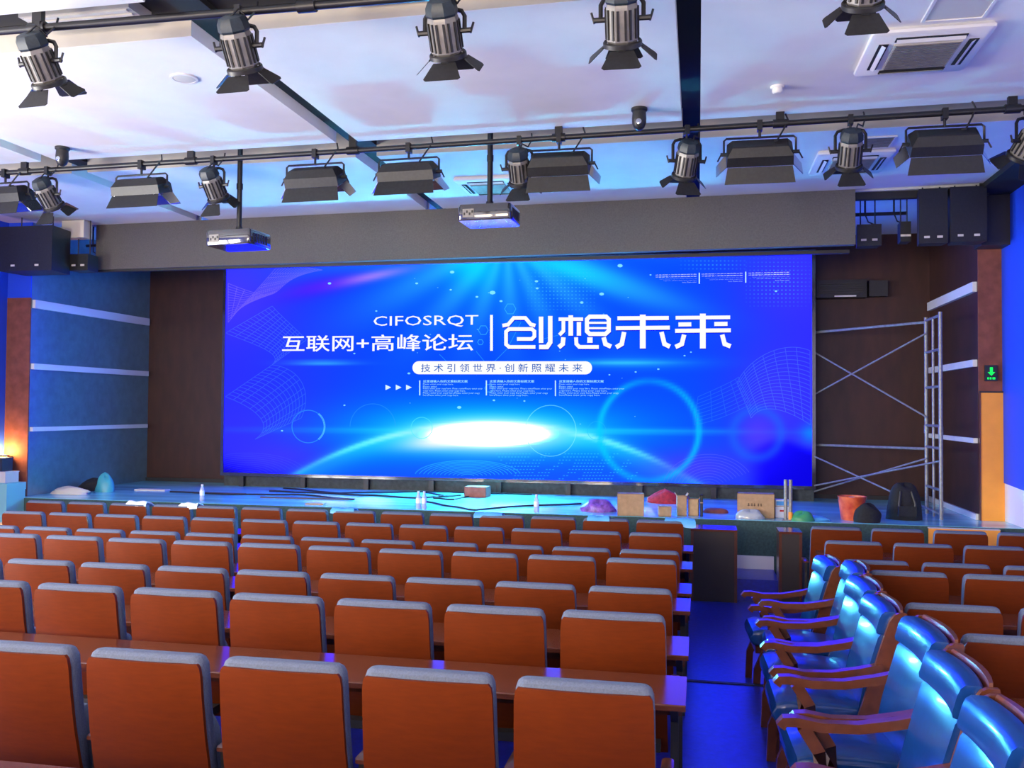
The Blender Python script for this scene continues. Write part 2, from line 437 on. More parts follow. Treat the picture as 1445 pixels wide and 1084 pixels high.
scr = empty('led_screen', ((SX0+SX1)/2, SYP, SZ0))
tag(scr, 'huge blue LED screen with white Chinese forum title across the stage', 'screen')
def child(o): o.matrix_parent_inverse = Matrix.Translation(-scr.location); return o
fr = MB()
for b in ((SX0-.05, SX0, SZ0-.05, SZ1+.05), (SX1, SX1+.05, SZ0-.05, SZ1+.05), (SX0, SX1, SZ0-.05, SZ0), (SX0, SX1, SZ1, SZ1+.05)):
    fr.box(b[0], b[1], SYP-.02, SYP+.12, b[2], b[3])
fr.box(SX0, SX1, SYP+.06, SYP+.12, SZ0, SZ1)
o = child(fr.build('screen_frame', M['proj'], scr, smooth=False))
for k in range(9):
    x = SX0 + .3 + k*(SX1-SX0-.6)/8
    child(MB().box(x-.04, x+.04, SYP+.02, SYP+.10, SZ, SZ0-.05).build('leg', M['dark'], scr, smooth=False))
child(MB().box(SX0-.04, SX1+.04, SYP+.10, SYP+.13, SZ, SZ0-.05).build('skirt', mat('screen_skirt', (.05,.06,.06), .8, noise=.3, nscale=20), scr, smooth=False))
NX, NZ = 230, 84
gx = np.linspace(SX0, SX1, NX); gz = np.linspace(SZ0, SZ1, NZ)
GX, GZ = np.meshgrid(gx, gz)
vs = [(float(a), SYP, float(b)) for a, b in zip(GX.ravel(), GZ.ravel())]
fs = [(j*NX+i, j*NX+i+1, (j+1)*NX+i+1, (j+1)*NX+i) for j in range(NZ-1) for i in range(NX-1)]
pm = MB(); pm.v = vs; pm.f = fs; pm.m = [0]*len(fs)
o = pm.build('picture', emis_attr('led_picture', True), scr, smooth=False)
px, py = proj_np(GX, SYP, GZ)
core = np.exp(-((px-690)/60.)**2 - ((py-613)/11.)**2)*sstep(.05, .5, np.exp(-((px-690)/60.)**2 - ((py-613)/11.)**2))
set_pic(o, emitcol(picture(px, py), True, core).reshape(-1, 3)); child(o)
tag(o, 'lit picture of a glowing blue horizon')

class Art:
    """flat luminous marks lying on the screen surface"""
    def __init__(s, yoff): s.v = []; s.f = []; s.c = []; s.y = SYP - yoff; s.gain = False
    def P(s, x, y):
        p = at(x, y, y=s.y); return (min(max(p.x, SX0+.005), SX1-.005), s.y, min(max(p.z, SZ0+.005), SZ1-.005))
    def poly(s, pts, col=None, lift=None, amt=.5):
        o = len(s.v)
        for x, y in pts:
            s.v.append(s.P(x, y))
            if col is None:
                b = picture(np.array([x]), np.array([y]))[0]; s.c.append(b*(1-amt) + np.array(lift)/255.*amt)
            else: s.c.append(np.array(col)/255.); s.gain = False
        s.f.append(tuple(range(o, o+len(pts))))
    def line(s, pts, wd, **k):
        pts = [np.array(p, float) for p in pts]; L = []; R = []
        for i, p in enumerate(pts):
            d0 = pts[i]-pts[i-1] if i > 0 else pts[1]-pts[0]
            d1 = pts[i+1]-pts[i] if i < len(pts)-1 else d0
            if i == 0: d0 = d1
            d0 = d0/(np.linalg.norm(d0)+1e-9); d1 = d1/(np.linalg.norm(d1)+1e-9)
            t = d0+d1; t /= (np.linalg.norm(t)+1e-9); nn = np.array([-t[1], t[0]])
            m = wd/2/max(.5, abs(np.dot(nn, np.array([-d0[1], d0[0]]))))
            L.append(p+nn*m); R.append(p-nn*m)
        for i in range(len(pts)-1): s.poly([L[i], L[i+1], R[i+1], R[i]], **k)
    def build(s, name, m):
        b = MB(); b.v = s.v; b.f = s.f; b.m = [0]*len(s.f)
        me = bpy.data.meshes.new(name); me.from_pydata(s.v, [], s.f); me.materials.append(m)
        o = bpy.data.objects.new(name, me); COL.objects.link(o); o.parent = scr
        set_pic(o, emitcol(np.array(s.c), s.gain)); return child(o)
EA = emis_attr('led_marks', False)
def bez(a, b, c, d, n=22):
    out = []
    for i in range(n+1):
        t = i/n; out.append(tuple((1-t)**3*np.array(a)+3*(1-t)**2*t*np.array(b)+3*(1-t)*t*t*np.array(c)+t**3*np.array(d)))
    return out
def family(art, A, B, n, wd, lift, amt, cross=0):
    A = np.array(bez(*A)); B = np.array(bez(*B))
    for k in range(n):
        t = k/(n-1.); art.line(list(A*(1-t)+B*t), wd, lift=lift, amt=amt)
    for k in range(cross):
        i = int(k*(len(A)-1)/max(1, cross-1)); art.line([A[i]*(1-t/6.)+B[i]*(t/6.) for t in range(7)], wd, lift=lift, amt=amt)
a = Art(.003)
family(a, ((322,455),(350,420),(345,430),(395,372)), ((322,400),(420,440),(365,395),(455,381)), 15, .8, (170,140,255), .42, 16)
family(a, ((384,432),(400,450),(425,470),(432,480)), ((318,470),(370,490),(400,500),(384,515)), 14, .8, (90,150,255), .38, 12)
family(a, ((384,515),(430,520),(440,560),(425,590)), ((318,560),(360,575),(390,600),(360,620)), 14, .8, (80,160,255), .35, 10)
family(a, ((1040,540),(1060,500),(1110,480),(1143,495)), ((1060,590),(1080,560),(1130,590),(1144,600)), 18, .8, (90,150,255), .42, 8)
family(a, ((985,560),(1020,545),(1040,535),(1042,532)), ((980,600),(1030,590),(1055,570),(1060,572)), 9, .8, (60,150,255), .35, 6)
for k in range(12):                                  # ripples low in the artwork
    r = 8+k*5.2
    a.line([(660+r*1.15*math.cos(t), 672-r*.34*math.sin(t)) for t in np.linspace(.15, PI-.15, 22)], .9, lift=(60,230,255), amt=.5)
    a.line([(1000+r*1.0*math.cos(t), 690-r*.75*math.sin(t)) for t in np.linspace(.5, PI-.2, 20)], .8, lift=(110,120,255), amt=.35)
    a.line([(350+r*1.3*math.cos(t), 672-r*.5*math.sin(t)) for t in np.linspace(.4, PI-.4, 18)], .8, lift=(70,90,255), amt=.35)
a.build('wave_lines', EA)
a = Art(.004)
def circle(art, cx, cy, r, wd, lift, amt, t0=0, t1=2*PI):
    art.line([(cx+r*math.cos(t), cy+r*math.sin(t)) for t in np.linspace(t0, t1, 40)], wd, lift=lift, amt=amt)
circle(a, 777, 608, 36, 1.0, (150,255,255), .55); circle(a, 435, 602, 23, 1.2, (60,190,255), .5); circle(a, 435, 602, 23, 2.4, (120,240,255), .6, -.9, .9)
circle(a, 526, 602, 32, 1.0, (60,170,255), .4, PI, 2*PI); circle(a, 595, 604, 15, 1.0, (90,240,255), .6); circle(a, 842, 608, 13, .8, (40,190,255), .5)
for hx, hy, r in ((682, 466, 7), (720, 436, 8), (678, 483, 4), (690, 548, 6), (1, 1, 0)):
    if r: a.line([(hx+r*math.cos(t), hy+r*math.sin(t)) for t in np.linspace(0, 2*PI, 7)], .9, lift=(70,210,255), amt=.6)
for p in (((672,496),(690,518)), ((690,518),(716,492)), ((716,492),(735,455)), ((620,500),(640,520)), ((760,480),(800,470))): a.line(list(p), .8, lift=(60,200,255), amt=.5)
def spark(art, cx, cy, r, lift=(150,250,255), amt=.85):
    art.poly([(cx+r*.95*math.cos(t), cy+r*.6*math.sin(t)) for t in np.linspace(0, 2*PI, 9)[:-1]], lift=lift, amt=amt)
for cx, cy, r in ((638,384,3.4),(695,413,4.5),(588,400,2.2),(636,409,1.8),(673,419,2.2),(707,425,2.4),(465,400,2.6),(531,439,1.6),(648,575,3.2),(697,565,2.0),(875,375,4),(849,415,3.6),(757,397,2.6),(758,407,2.2),(821,427,2.8),(918,388,1.5),(966,502,1.6),(975,497,1.4),(929,521,1.8),(398,608,1.7),(486,572,1.6),(897,525,1.6),(1095,411,2),(740,566,1.6),(577,527,2.2),(860,529,1.5),(500,499,1.6)):
    spark(a, cx, cy, r)
for k in range(26):
    spark(a, random.uniform(560, 960), random.uniform(380, 600), random.uniform(.7, 1.3), amt=.55)
for X0_, X1_, Y0_, Y1_, st in ((744, 842, 374, 440, 5.2), (1052, 1142, 364, 432, 5.6), (960, 1052, 362, 384, 5.6)):
    yy = Y0_
    while yy < Y1_:
        xx = X0_
        while xx < X1_:
            fade = max(0, 1-((xx-(X0_+X1_)/2)/((X1_-X0_)*.6))**2)*max(0, 1-((yy-(Y0_+Y1_)/2)/((Y1_-Y0_)*.6))**2)
            if fade > .12: a.poly([(xx,yy),(xx+2,yy),(xx+2,yy+1.4),(xx,yy+1.4)], lift=(70,205,255), amt=.6*fade)
            xx += st
        yy += st
for j in range(9):                                   # stepped dots on the globe
    for i in range(40):
        xx = 700+i*4.6+j*3; yy = 640+j*4.4
        if math.hypot(xx-EC[0], yy-EC[1]) < EC[2]-6 and (math.sin(i*.9+j*1.7)+math.sin(i*.31)) > -.3:
            a.poly([(xx,yy),(xx+2.4,yy),(xx+2.4,yy+1.2),(xx,yy+1.2)], lift=(60,220,255), amt=.5)
a.build('sparkles', EA)

# writing on the screen
WH = (255, 255, 255)
def strokes(art, data, ox, oy, sc, col=WH):
    for pts, wd in data: art.line([(ox+x/sc, oy+y/sc) for x, y in pts], wd/sc, col=col)
TITLE = [
 ([(38,126),(72,120),(106,80),(176,80),(208,118),(236,126)],22), ([(125,206),(214,206),(230,190),(230,160),(214,146),(78,146),(60,162),(60,238),(78,254),(236,254)],22),
 ([(270,72),(270,230)],27), ([(325,68),(325,226),(306,254),(258,254)],27),
 ([(375,87),(522,87)],21), ([(448,64),(448,186)],28), ([(404,98),(404,158),(380,182)],22), ([(497,104),(497,186)],26),
 ([(610,72),(660,72),(676,88),(676,158),(656,176),(562,176),(545,160),(545,88),(562,72),(612,72)],25), ([(556,109),(664,109)],13), ([(556,141),(664,141)],13),
 ([(404,196),(400,236),(376,256)],27), ([(480,196),(482,236),(500,254),(616,254)],23), ([(563,196),(563,229)],32), ([(645,196),(656,236),(690,252)],27),
 ([(728,82),(1036,80)],24), ([(718,141),(1042,138)],24), ([(880,60),(880,263)],35), ([(768,164),(754,236),(720,256)],27), ([(992,164),(1010,236),(1043,252)],27),
 ([(1077,79),(1404,76)],22), ([(1094,119),(1171,118)],25), ([(1309,116),(1388,115)],25), ([(1074,157),(1408,154)],24), ([(1240,54),(1240,263)],35), ([(1128,180),(1114,236),(1076,254)],27), ([(1356,180),(1371,236),(1407,250)],27)]
a = Art(.008); strokes(a, TITLE, 700, 430, 4.25)
tag(a.build('main_title', EA), 'bold white characters reading 创想未来')
SH = Art(.006); strokes(SH, TITLE, 700.7, 431.4, 4.25, col=(16, 30, 190)); SH.build('title_shadow', EA)
a = Art(.008); a.poly([(691.5,444.5),(695.5,444.5),(695.5,495),(691.5,495)], col=WH); a.build('divider', EA)

def text(name, body, box, col, bold=0.0, label=None, yoff=.008, res=2):
    cu = bpy.data.curves.new(name, 'FONT'); cu.body = body; cu.resolution_u = res; cu.offset = bold
    t = bpy.data.objects.new(name, cu); COL.objects.link(t)
    me = bpy.data.meshes.new_from_object(t.evaluated_get(bpy.context.evaluated_depsgraph_get()))
    bpy.data.objects.remove(t); bpy.data.curves.remove(cu)
    co = np.zeros(len(me.vertices)*3); me.vertices.foreach_get('co', co); co = co.reshape(-1, 3)
    lo = co.min(0); hi = co.max(0); u = (co[:, 0]-lo[0])/(hi[0]-lo[0]); v = (co[:, 1]-lo[1])/(hi[1]-lo[1])
    x0, y0, x1, y1 = box
    # box corners on the screen plane
    A = at(x0, y1, y=SYP-yoff); B = at(x1, y0, y=SYP-yoff)
    out = np.stack([A.x+(B.x-A.x)*u, np.full(len(u), SYP-yoff), A.z+(B.z-A.z)*v], 1)
    me.vertices.foreach_set('co', out.ravel()); me.update()
    me.materials.clear(); me.materials.append(EA)
    o = bpy.data.objects.new(name, me); COL.objects.link(o); o.parent = scr
    set_pic(o, emitcol(np.tile(np.array(col, float)/255., (len(me.vertices), 1)), False)); child(o)
    if label: o['label'] = label
    return o
text('forum_name', '互联网+高峰论坛', (398, 471, 668, 496.5), WH, .008, 'white characters reading 互联网+高峰论坛')
text('forum_code', 'CIFOSRQT', (527, 444.5, 675, 462.5), WH, .0, 'white letters reading CIFOSRQT')
a = Art(.006)
pill = [(591+9*math.cos(t), 519+9.2*math.sin(t)) for t in np.linspace(PI/2, 1.5*PI, 12)] + [(826.5+9*math.cos(t), 519.2+9.2*math.sin(t)) for t in np.linspace(-PI/2, PI/2, 12)]
a.poly(pill, col=WH); tag(a.build('slogan_pill', EA), 'white rounded bar behind the slogan')
text('slogan', '技 术 引 领 世 界 · 创 新 照 耀 未 来', (594, 513.2, 822, 525.2), (0, 92, 190), .003, 'small blue characters reading 技术引领世界·创新照耀未来', .010)
for x in (544, 558.5, 573): a = Art(.008); a.poly([(x,543),(x+8,546.8),(x,550.6)], col=(225,250,255)); a.build('arrow', EA)
for x, yy0, yy1 in ((591.5, 537, 558), (685.5, 537, 558), (783, 537, 559), (986, 385, 400.5), (1051.5, 383.5, 399)):
    a = Art(.008); a.poly([(x,yy0),(x+1.6,yy0),(x+1.6,yy1),(x,yy1)], col=(200,245,255)); a.build('rule', EA)
CP = (165, 240, 255)
for k, x in enumerate((597, 691, 789)):
    text('copy_heading', '这里请输入你的文案标题文案', (x, 536.5, x+63, 540), CP, .01, res=1)
    for j, (s, wd) in enumerate((('Please enter your copy here.', 43), ('Please enter.', 20), ('Please enter your copy here. Please enterPlease enter your', 84+k*4), ('copy here. Please enter your copy here.', 60+k*4), ('Please enter your copy here.Please enter your copy', 80+k*2), ('herePlease enter your copy here.', 50+k*4))):
        y = 541.2 + j*3.1
        text('copy_line', s, (x, y, x+wd, y+2.6), CP, .0, res=1)
for k, x in enumerate((925, 990, 1056)):
    y = 386.5 - k*1.4
    text('corner_heading', '这里请输入你的文案标题文案', (x, y, x+58, y+2.3), (225,235,255), .01, res=1)
    text('corner_heading', '这里请输入你的文案标题文案', (x, y+2.9, x+58, y+5.2), (225,235,255), .02, res=1)
    for j, s in enumerate(('Please enter your copy here. Please enter your copy', 'copy here. Please enter your copy here', 'here. Please enter')):
        text('corner_line', s, (x+6+j*(5 if j < 2 else 16), y+6+j*2.4, x+58, y+8+j*2.4), (170,205,255), .0, res=1)

# ------------------------------------------------------------------ auditorium seats
ROWS = [('A', 3.111, 1.130, .20), ('B', 4.199, 1.128, .20), ('C', 5.287, 1.036, .10), ('D', 6.362, 1.030, .10), ('E', 7.459, .924, 0.), ('F', 8.511, .924, 0.), ('G', 9.546, .920, 0.)]
ROWNAME = ['nearest row', 'second nearest row', 'third nearest row', 'fourth nearest row', 'fifth nearest row', 'row next to last before stage', 'row closest to stage']
RNAME = ['', 'nearest row', 'second nearest row', 'third nearest row', 'fourth nearest row', 'row next to last before stage', 'row closest to stage']
def make_seat():
    root = empty('auditorium_seat')
    H = .93
    def backy(z): return (H-z)*.20 - .02*math.sin(PI*min(1, max(0, (z-.3)/.63)))   # reclined, slightly bowed
    # wooden back shell
    b = MB(); rings = []
    for z in (.30, .36, .50, .64, .78, .88, .915, .926, .930):
        t = (z-.30)/.63; hw = .252 - .012*t
        if z > .90: hw -= (.014*((z-.90)/.03)**2)
        y = backy(z)
        ring = []
        for k in range(7):
            s = -1+2*k/6.; ring.append((s*hw, y + .020*(s*s), z))
        for k in range(6, -1, -1):
            s = -1+2*k/6.; ring.append((s*hw, y + .016 + .020*(s*s), z))
        rings.append(ring)
    b.loft(rings).build('back_shell', M['wood'], root)
    # upholstered pad in front of the shell
    c = MB(); rings = []
    for z, hw, th in ((.34,.22,.03), (.36,.238,.06), (.50,.245,.085), (.70,.245,.085), (.86,.243,.088), (.92,.240,.088), (.943,.232,.078), (.952,.222,.058), (.955,.21,.035)):
        y = backy(z) + .016 + .088/2 + .008
        rings.append([(a_, y+b_, z) for a_, b_ in rrect(hw, th/2, min(.03, th/2-.001), 3)])
    c.loft(rings).build('back_cushion', M['fabric'], root)
    # tipped up seat
    s = MB(); rings = []
    for z, hw, th in ((.34,.14,.05), (.36,.165,.10), (.48,.17,.11), (.60,.17,.10), (.65,.16,.07), (.66,.15,.04)):
        y = .235 + (.78-z)*.22
        rings.append([(a_, y+b_, z) for a_, b_ in rrect(hw, th/2, min(.03, th/2-.001), 3)])
    s.loft(rings).build('seat_cushion', M['fabric'], root)
    p = MB().prism([(.05,.33),(.40,.33),(.40,.37),(.05,.37)], -.22, .22, axis='x'); p.build('seat_bracket', M['dark'], root, smooth=False)
    # side standard with armrest on the left
    g = MB(); g.prism([(.06,0),(.36,0),(.36,.03),(.27,.05),(.26,.48),(.34,.572),(.13,.572),(.14,.48),(.12,.05),(.06,.03)], -.291, -.267, axis='x')
    g.build('side_standard', M['dark'], root, smooth=False)
    ar = MB(); rings = []
    for y, hw, th in ((.11,.018,.014), (.125,.024,.022), (.22,.025,.024), (.37,.023,.022), (.395,.016,.012)):
        rings.append([(-.2785+a_, y, .585+b_) for a_, b_ in rrect(hw, th/2, .005, 2)])
    ar.loft(rings).build('armrest', M['chairwood'], root)
    return root
seat0 = make_seat(); first = [True]
def place_seat(x, y, z, label, group, end=False):
    o = seat0 if first[0] else copy_tree(seat0)
    first[0] = False
    o.location = (x, y, z); tag(o, label, 'seat', group)
    return o
def end_standard(o, side=1):
    src = [c for c in o.children if c.name.startswith(('side_standard', 'armrest'))]
    for c in src:
        d = c.copy(); COL.objects.link(d); d.parent = o; d.location.x += .557
S = .56
ends = []
COUNT_L = [5, 7, 9, 10, 12, 13, 14]
for r, (nm, Y, zt, fz) in enumerate(ROWS):
    for k in range(COUNT_L[r]):
        x = -.625 + .24 - S*k
        who = 'aisle-end seat' if k == 0 else '%s seat from the aisle' % ordinal(k)
        o = place_seat(x, Y+random.uniform(-.006, .006), zt-.93, 'orange-brown wooden seat, %s, %s, left block' % (who, ROWNAME[r]), 'auditorium seats')
        if k == 0: ends.append(o)
COUNT_R = [0, 1, 2, 2, 3, 3, 4]
for r, (nm, Y, zt, fz) in enumerate(ROWS):
    for k in range(COUNT_R[r]):
        x = 1.117 + .24 + .577*k
        who = 'first seat from the aisle' if k == 0 else '%s seat from the aisle' % ordinal(k)
        rn = RNAME[r]
        place_seat(x, Y+random.uniform(-.006, .006), zt-.942, 'red-brown wooden seat, %s, %s, right block' % (who, rn), 'auditorium seats')

for o in ends: end_standard(o)

# writing desks behind each row of backs
def desk(x0, x1, y0, y1, z, fz, label, n_legs):
    root = empty('writing_desk', ((x0+x1)/2, (y0+y1)/2, fz))
    L = (x1-x0)/2; D = (y1-y0)/2; h = z-fz
    MB().prism([(-D, h-.024), (-D, h-.004), (-D+.006, h), (D, h), (D, h-.024)], -L, L, axis='x').build('desk_top', M['desk'], root, smooth=False)
    MB().box(-L+.02, L-.02, D-.10, D-.085, h-.14, h-.024).build('rail', M['desk'], root, smooth=False)
    for k in range(n_legs):
        x = -L+.05 + (2*L-.10)*k/max(1, n_legs-1)
        MB().prism([(D-.16, 0), (D-.03, 0), (D-.03, .03), (D-.075, .05), (D-.075, h-.024), (-D+.10, h-.024), (D-.125, h-.16), (D-.125, .05), (D-.16, .03)], x-.016, x+.016, axis='x').build('support', M['dark'], root, smooth=False)
    tag(root, label, 'desk', 'writing desks')
for r, (nm, Y, zt, fz) in enumerate(ROWS):
    n = COUNT_L[r]; x0 = -.625 - S*(n-1) - .05
    if r == 0:
        desk(-5.2, -1.2, 2.14, 2.615, zt-.197, fz, 'red-brown writing desk crossing the bottom left corner', 5)
        continue
    desk(x0, -.045, Y-.52, Y-.115, zt-.197, fz, 'long red-brown writing desk behind the %s of the left block' % ROWNAME[r], n//2+1)
    if COUNT_R[r]:
        xx1 = min(3.5, 1.117+.577*(COUNT_R[r])+.1)
        desk(1.14, xx1, Y-.46, Y-.115, zt-.197, fz, 'red-brown writing desk behind the %s of the right block' % RNAME[r], COUNT_R[r]+1)
# closed desks in front of the first row, their ends flank the aisle
def front_desk(x0, x1, label):
    root = empty('front_desk', ((x0+x1)/2, 10.38, 0))
    L = (x1-x0)/2
    MB().box(-L, L, -.16, .22, .765, .79).build('desk_top', M['desk'], root, smooth=False)
    MB().box(-L+.02, L-.02, .17, .20, .0, .765).build('front_panel', M['dark'], root, smooth=False)
    for x in (-L, L-.03): MB().box(x, x+.03, -.14, .17, .0, .765).build('end_panel', M['chairwood'], root, smooth=False)
    MB().box(-L+.03, L-.03, -.14, -.12, .0, .765).build('back_panel', mat('front_desk_brown', (.035, .026, .022), .7), root, smooth=False)
    tag(root, label, 'desk', 'front desks')
front_desk(-.075, .422, 'short dark brown desk block at the left side of the aisle end')
front_desk(.86, 1.10, 'narrow dark brown desk block at the right side of the aisle end')
# steps up to the stage at the end of the aisle
st = empty('stage_steps', (.63, SY-.35, 0))
MB().box(-.24, .24, -.40, .33, .0, .24).build('tread', M['carpet'], st, smooth=False)
MB().box(-.24, .24, .285, .325, .24, .39).build('riser_board', M['white'], st, smooth=False)
tag(st, 'blue step with a white riser board at the aisle end below the stage', 'step')

# ------------------------------------------------------------------ blue armchairs along the aisle
def make_armchair():
    root = empty('armchair')                         # faces local +y
    W = .25
    # backrest: reclined, bowed shell
    def ring(z, y, hw, th, bow=.03):
        pts = []
        for k in range(7):
            s = -1+2*k/6.; pts.append((s*hw, y - th/2 + bow*s*s, z))
        for k in range(6, -1, -1):
            s = -1+2*k/6.; pts.append((s*hw, y + th/2 + bow*s*s*.7, z))
        return pts
    def by(z): return -.20 - (z-.45)*.26
    b = MB(); b.loft([ring(z, by(z), hw, th) for z, hw, th in ((.44,.215,.04),(.46,.225,.06),(.60,.232,.075),(.75,.235,.07),(.84,.236,.062),(.855,.234,.045))]).build('backrest', M['leather'], root)
    r = MB(); r.loft([ring(z, by(z)+.004, hw, th) for z, hw, th in ((.858,.234,.055),(.864,.238,.082),(.88,.238,.094),(.935,.238,.092),(.962,.238,.082),(.974,.236,.055))]).build('head_roll', M['leather'], root)
    MB().loft([ring(z, by(z)-.052, hw, .022) for z, hw in ((.40,.222),(.45,.236),(.70,.246),(.90,.246),(.972,.236),(.985,.225))]).build('back_shell', M['chairwood'], root)
    # seat
    s = MB(); rings = []
    for y, hw, z0, z1 in ((-.21,.21,.38,.45),(-.19,.225,.365,.47),(.0,.235,.36,.485),(.20,.238,.36,.485),(.25,.235,.37,.47),(.268,.22,.395,.44)):
        hz = (z1-z0)/2; zc = (z0+z1)/2
        rings.append([(a_, y, zc+b_) for a_, b_ in rrect(hw, hz, min(.03, hz-.001), 3)])
    s.loft(rings).build('seat', M['leather'], root)
    MB().box(-.235, .235, -.22, .235, .315, .362).build('seat_rail', M['chairwood'], root, smooth=False)
    for sx in (-1, 1):
        # rear post: leg below, curved side plate beside the backrest above
        MB().bar([(sx*.246, -.27, 0), (sx*.246, -.225, .22), (sx*.246, -.20, .40)], .034, .055).build('rear_leg', M['chairwood'], root)
        rings = []
        for z, d0, d1 in ((.36,-.05,.03),(.46,-.065,.03),(.60,-.075,.022),(.75,-.078,.016),(.86,-.078,.010),(.93,-.075,.004),(.965,-.07,-.012),(.975,-.065,-.03)):
            rings.append([(sx*.240, by(z)+d0+.02, z), (sx*.264, by(z)+d0+.02, z), (sx*.264, by(z)+d1+.02, z), (sx*.240, by(z)+d1+.02, z)])
        MB().loft(rings).build('side_post', M['chairwood'], root)
        # arm: flat scroll
        pts = [(sx*.256, by(.70)+.0, .70), (sx*.257, -.16, .672), (sx*.258, -.02, .645), (sx*.258, .12, .640), (sx*.258, .22, .655), (sx*.258, .262, .652), (sx*.258, .278, .63)]
        arm = MB(); arm.bar(pts, .050, .038); arm.build('armrest', M['chairwood'], root)
        # front leg: S curve from arm to floor
        MB().bar([(sx*.256, .19, .635), (sx*.256, .13, .54), (sx*.256, .12, .44), (sx*.258, .17, .33), (sx*.255, .225, .20), (sx*.252, .235, .0)], .038, .050).build('front_leg', M['chairwood'], root)
    return root
ac = make_armchair()
CH = [  # (x of the backrest top front, y centre, floor z, turn), farthest first
 (.95, 7.19, 0.0, 3), (1.01, 6.36, .10, -2), (.97, 5.76, .10, 2), (.96, 5.19, .10, 1), (.955, 4.17, .20, 2), (.915, 3.58, .20, 0), (.90, 3.01, .20, -1), (.90, 2.42, .20, 1)]
CHL = ['farthest blue leatherette armchair beside the aisle, nearest the stage steps', 'second blue armchair from the stage end of the aisle line', 'third blue armchair from the stage end of the aisle line', 'fourth blue armchair from the stage end, half hidden by a higher one', 'fifth blue armchair from the stage end, first on the upper terrace', 'third blue armchair from the bottom edge of the picture', 'second blue armchair from the bottom edge, shiny head roll', 'nearest blue armchair, mostly cut off at the bottom right corner']
for i, (x, y, z, a) in enumerate(CH):
    o = ac if i == 0 else copy_tree(ac)
    o.location = (x-.31, y, z); o.rotation_euler = (0, 0, PI/2 + math.radians(a))
    tag(o, CHL[i], 'armchair', 'blue armchairs along the aisle')

# ------------------------------------------------------------------ lighting bars and stage lamps
def pipe_obj(p0, p1, r, label, hang_x, ztop, group='lighting bars'):
    root = empty('lighting_bar', p0)
    d = Vector(p1)-Vector(p0)
    MB().tube([(0,0,0), d], r, 10).build('pipe', M['pipe'], root)
    for x in hang_x:
        t = (x-p0[0])/d.x; q = d*t
        MB().box(q.x-.035, q.x+.035, q.y-.02, q.y+.02, q.z-.03, ztop-p0[2]).build('hanger', M['pipe'], root, smooth=False)
        MB().tube([(q.x-.06, q.y, q.z), (q.x+.06, q.y, q.z)], r*1.5, 10).build('clamp', M['pipe'], root)
    tag(root, label, 'lighting bar', group)
ZP = CZ - .10
P2a, P2b = at(-40, 247, z=ZP), at(1500, 149, z=ZP)
pipe_obj(P2a, P2b, .026, 'long black lighting bar crossing the ceiling nearest the stage', [at(px, 200, y=8.45).x for px in (35, 275, 505, 793, 1097, 1410)], CZ+.25)
P1a, P1b = at(-60, 49, z=ZP), at(420, 10, z=ZP)
P1b = P1a + (P1b-P1a)*3.2
if P1b.x > 3.1: P1b = P1a + (P1b-P1a)*((3.1-P1a.x)/(P1b.x-P1a.x))
pipe_obj(P1a, P1b, .026, 'black lighting bar near the top edge of the picture', [-4.3, -2.4, -.6, 1.2], CZ+.25)
def on_pipe(px, which):
    a, b = (P2a, P2b) if which == 2 else (P1a, P1b)
    lo, hi = -.2, 1.3
    for _ in range(50):
        m = (lo+hi)/2; q = a+(b-a)*m
        X, Y = proj_np(q.x, q.y, q.z)
        if X < px: lo = m
        else: hi = m
    return a+(b-a)*lo

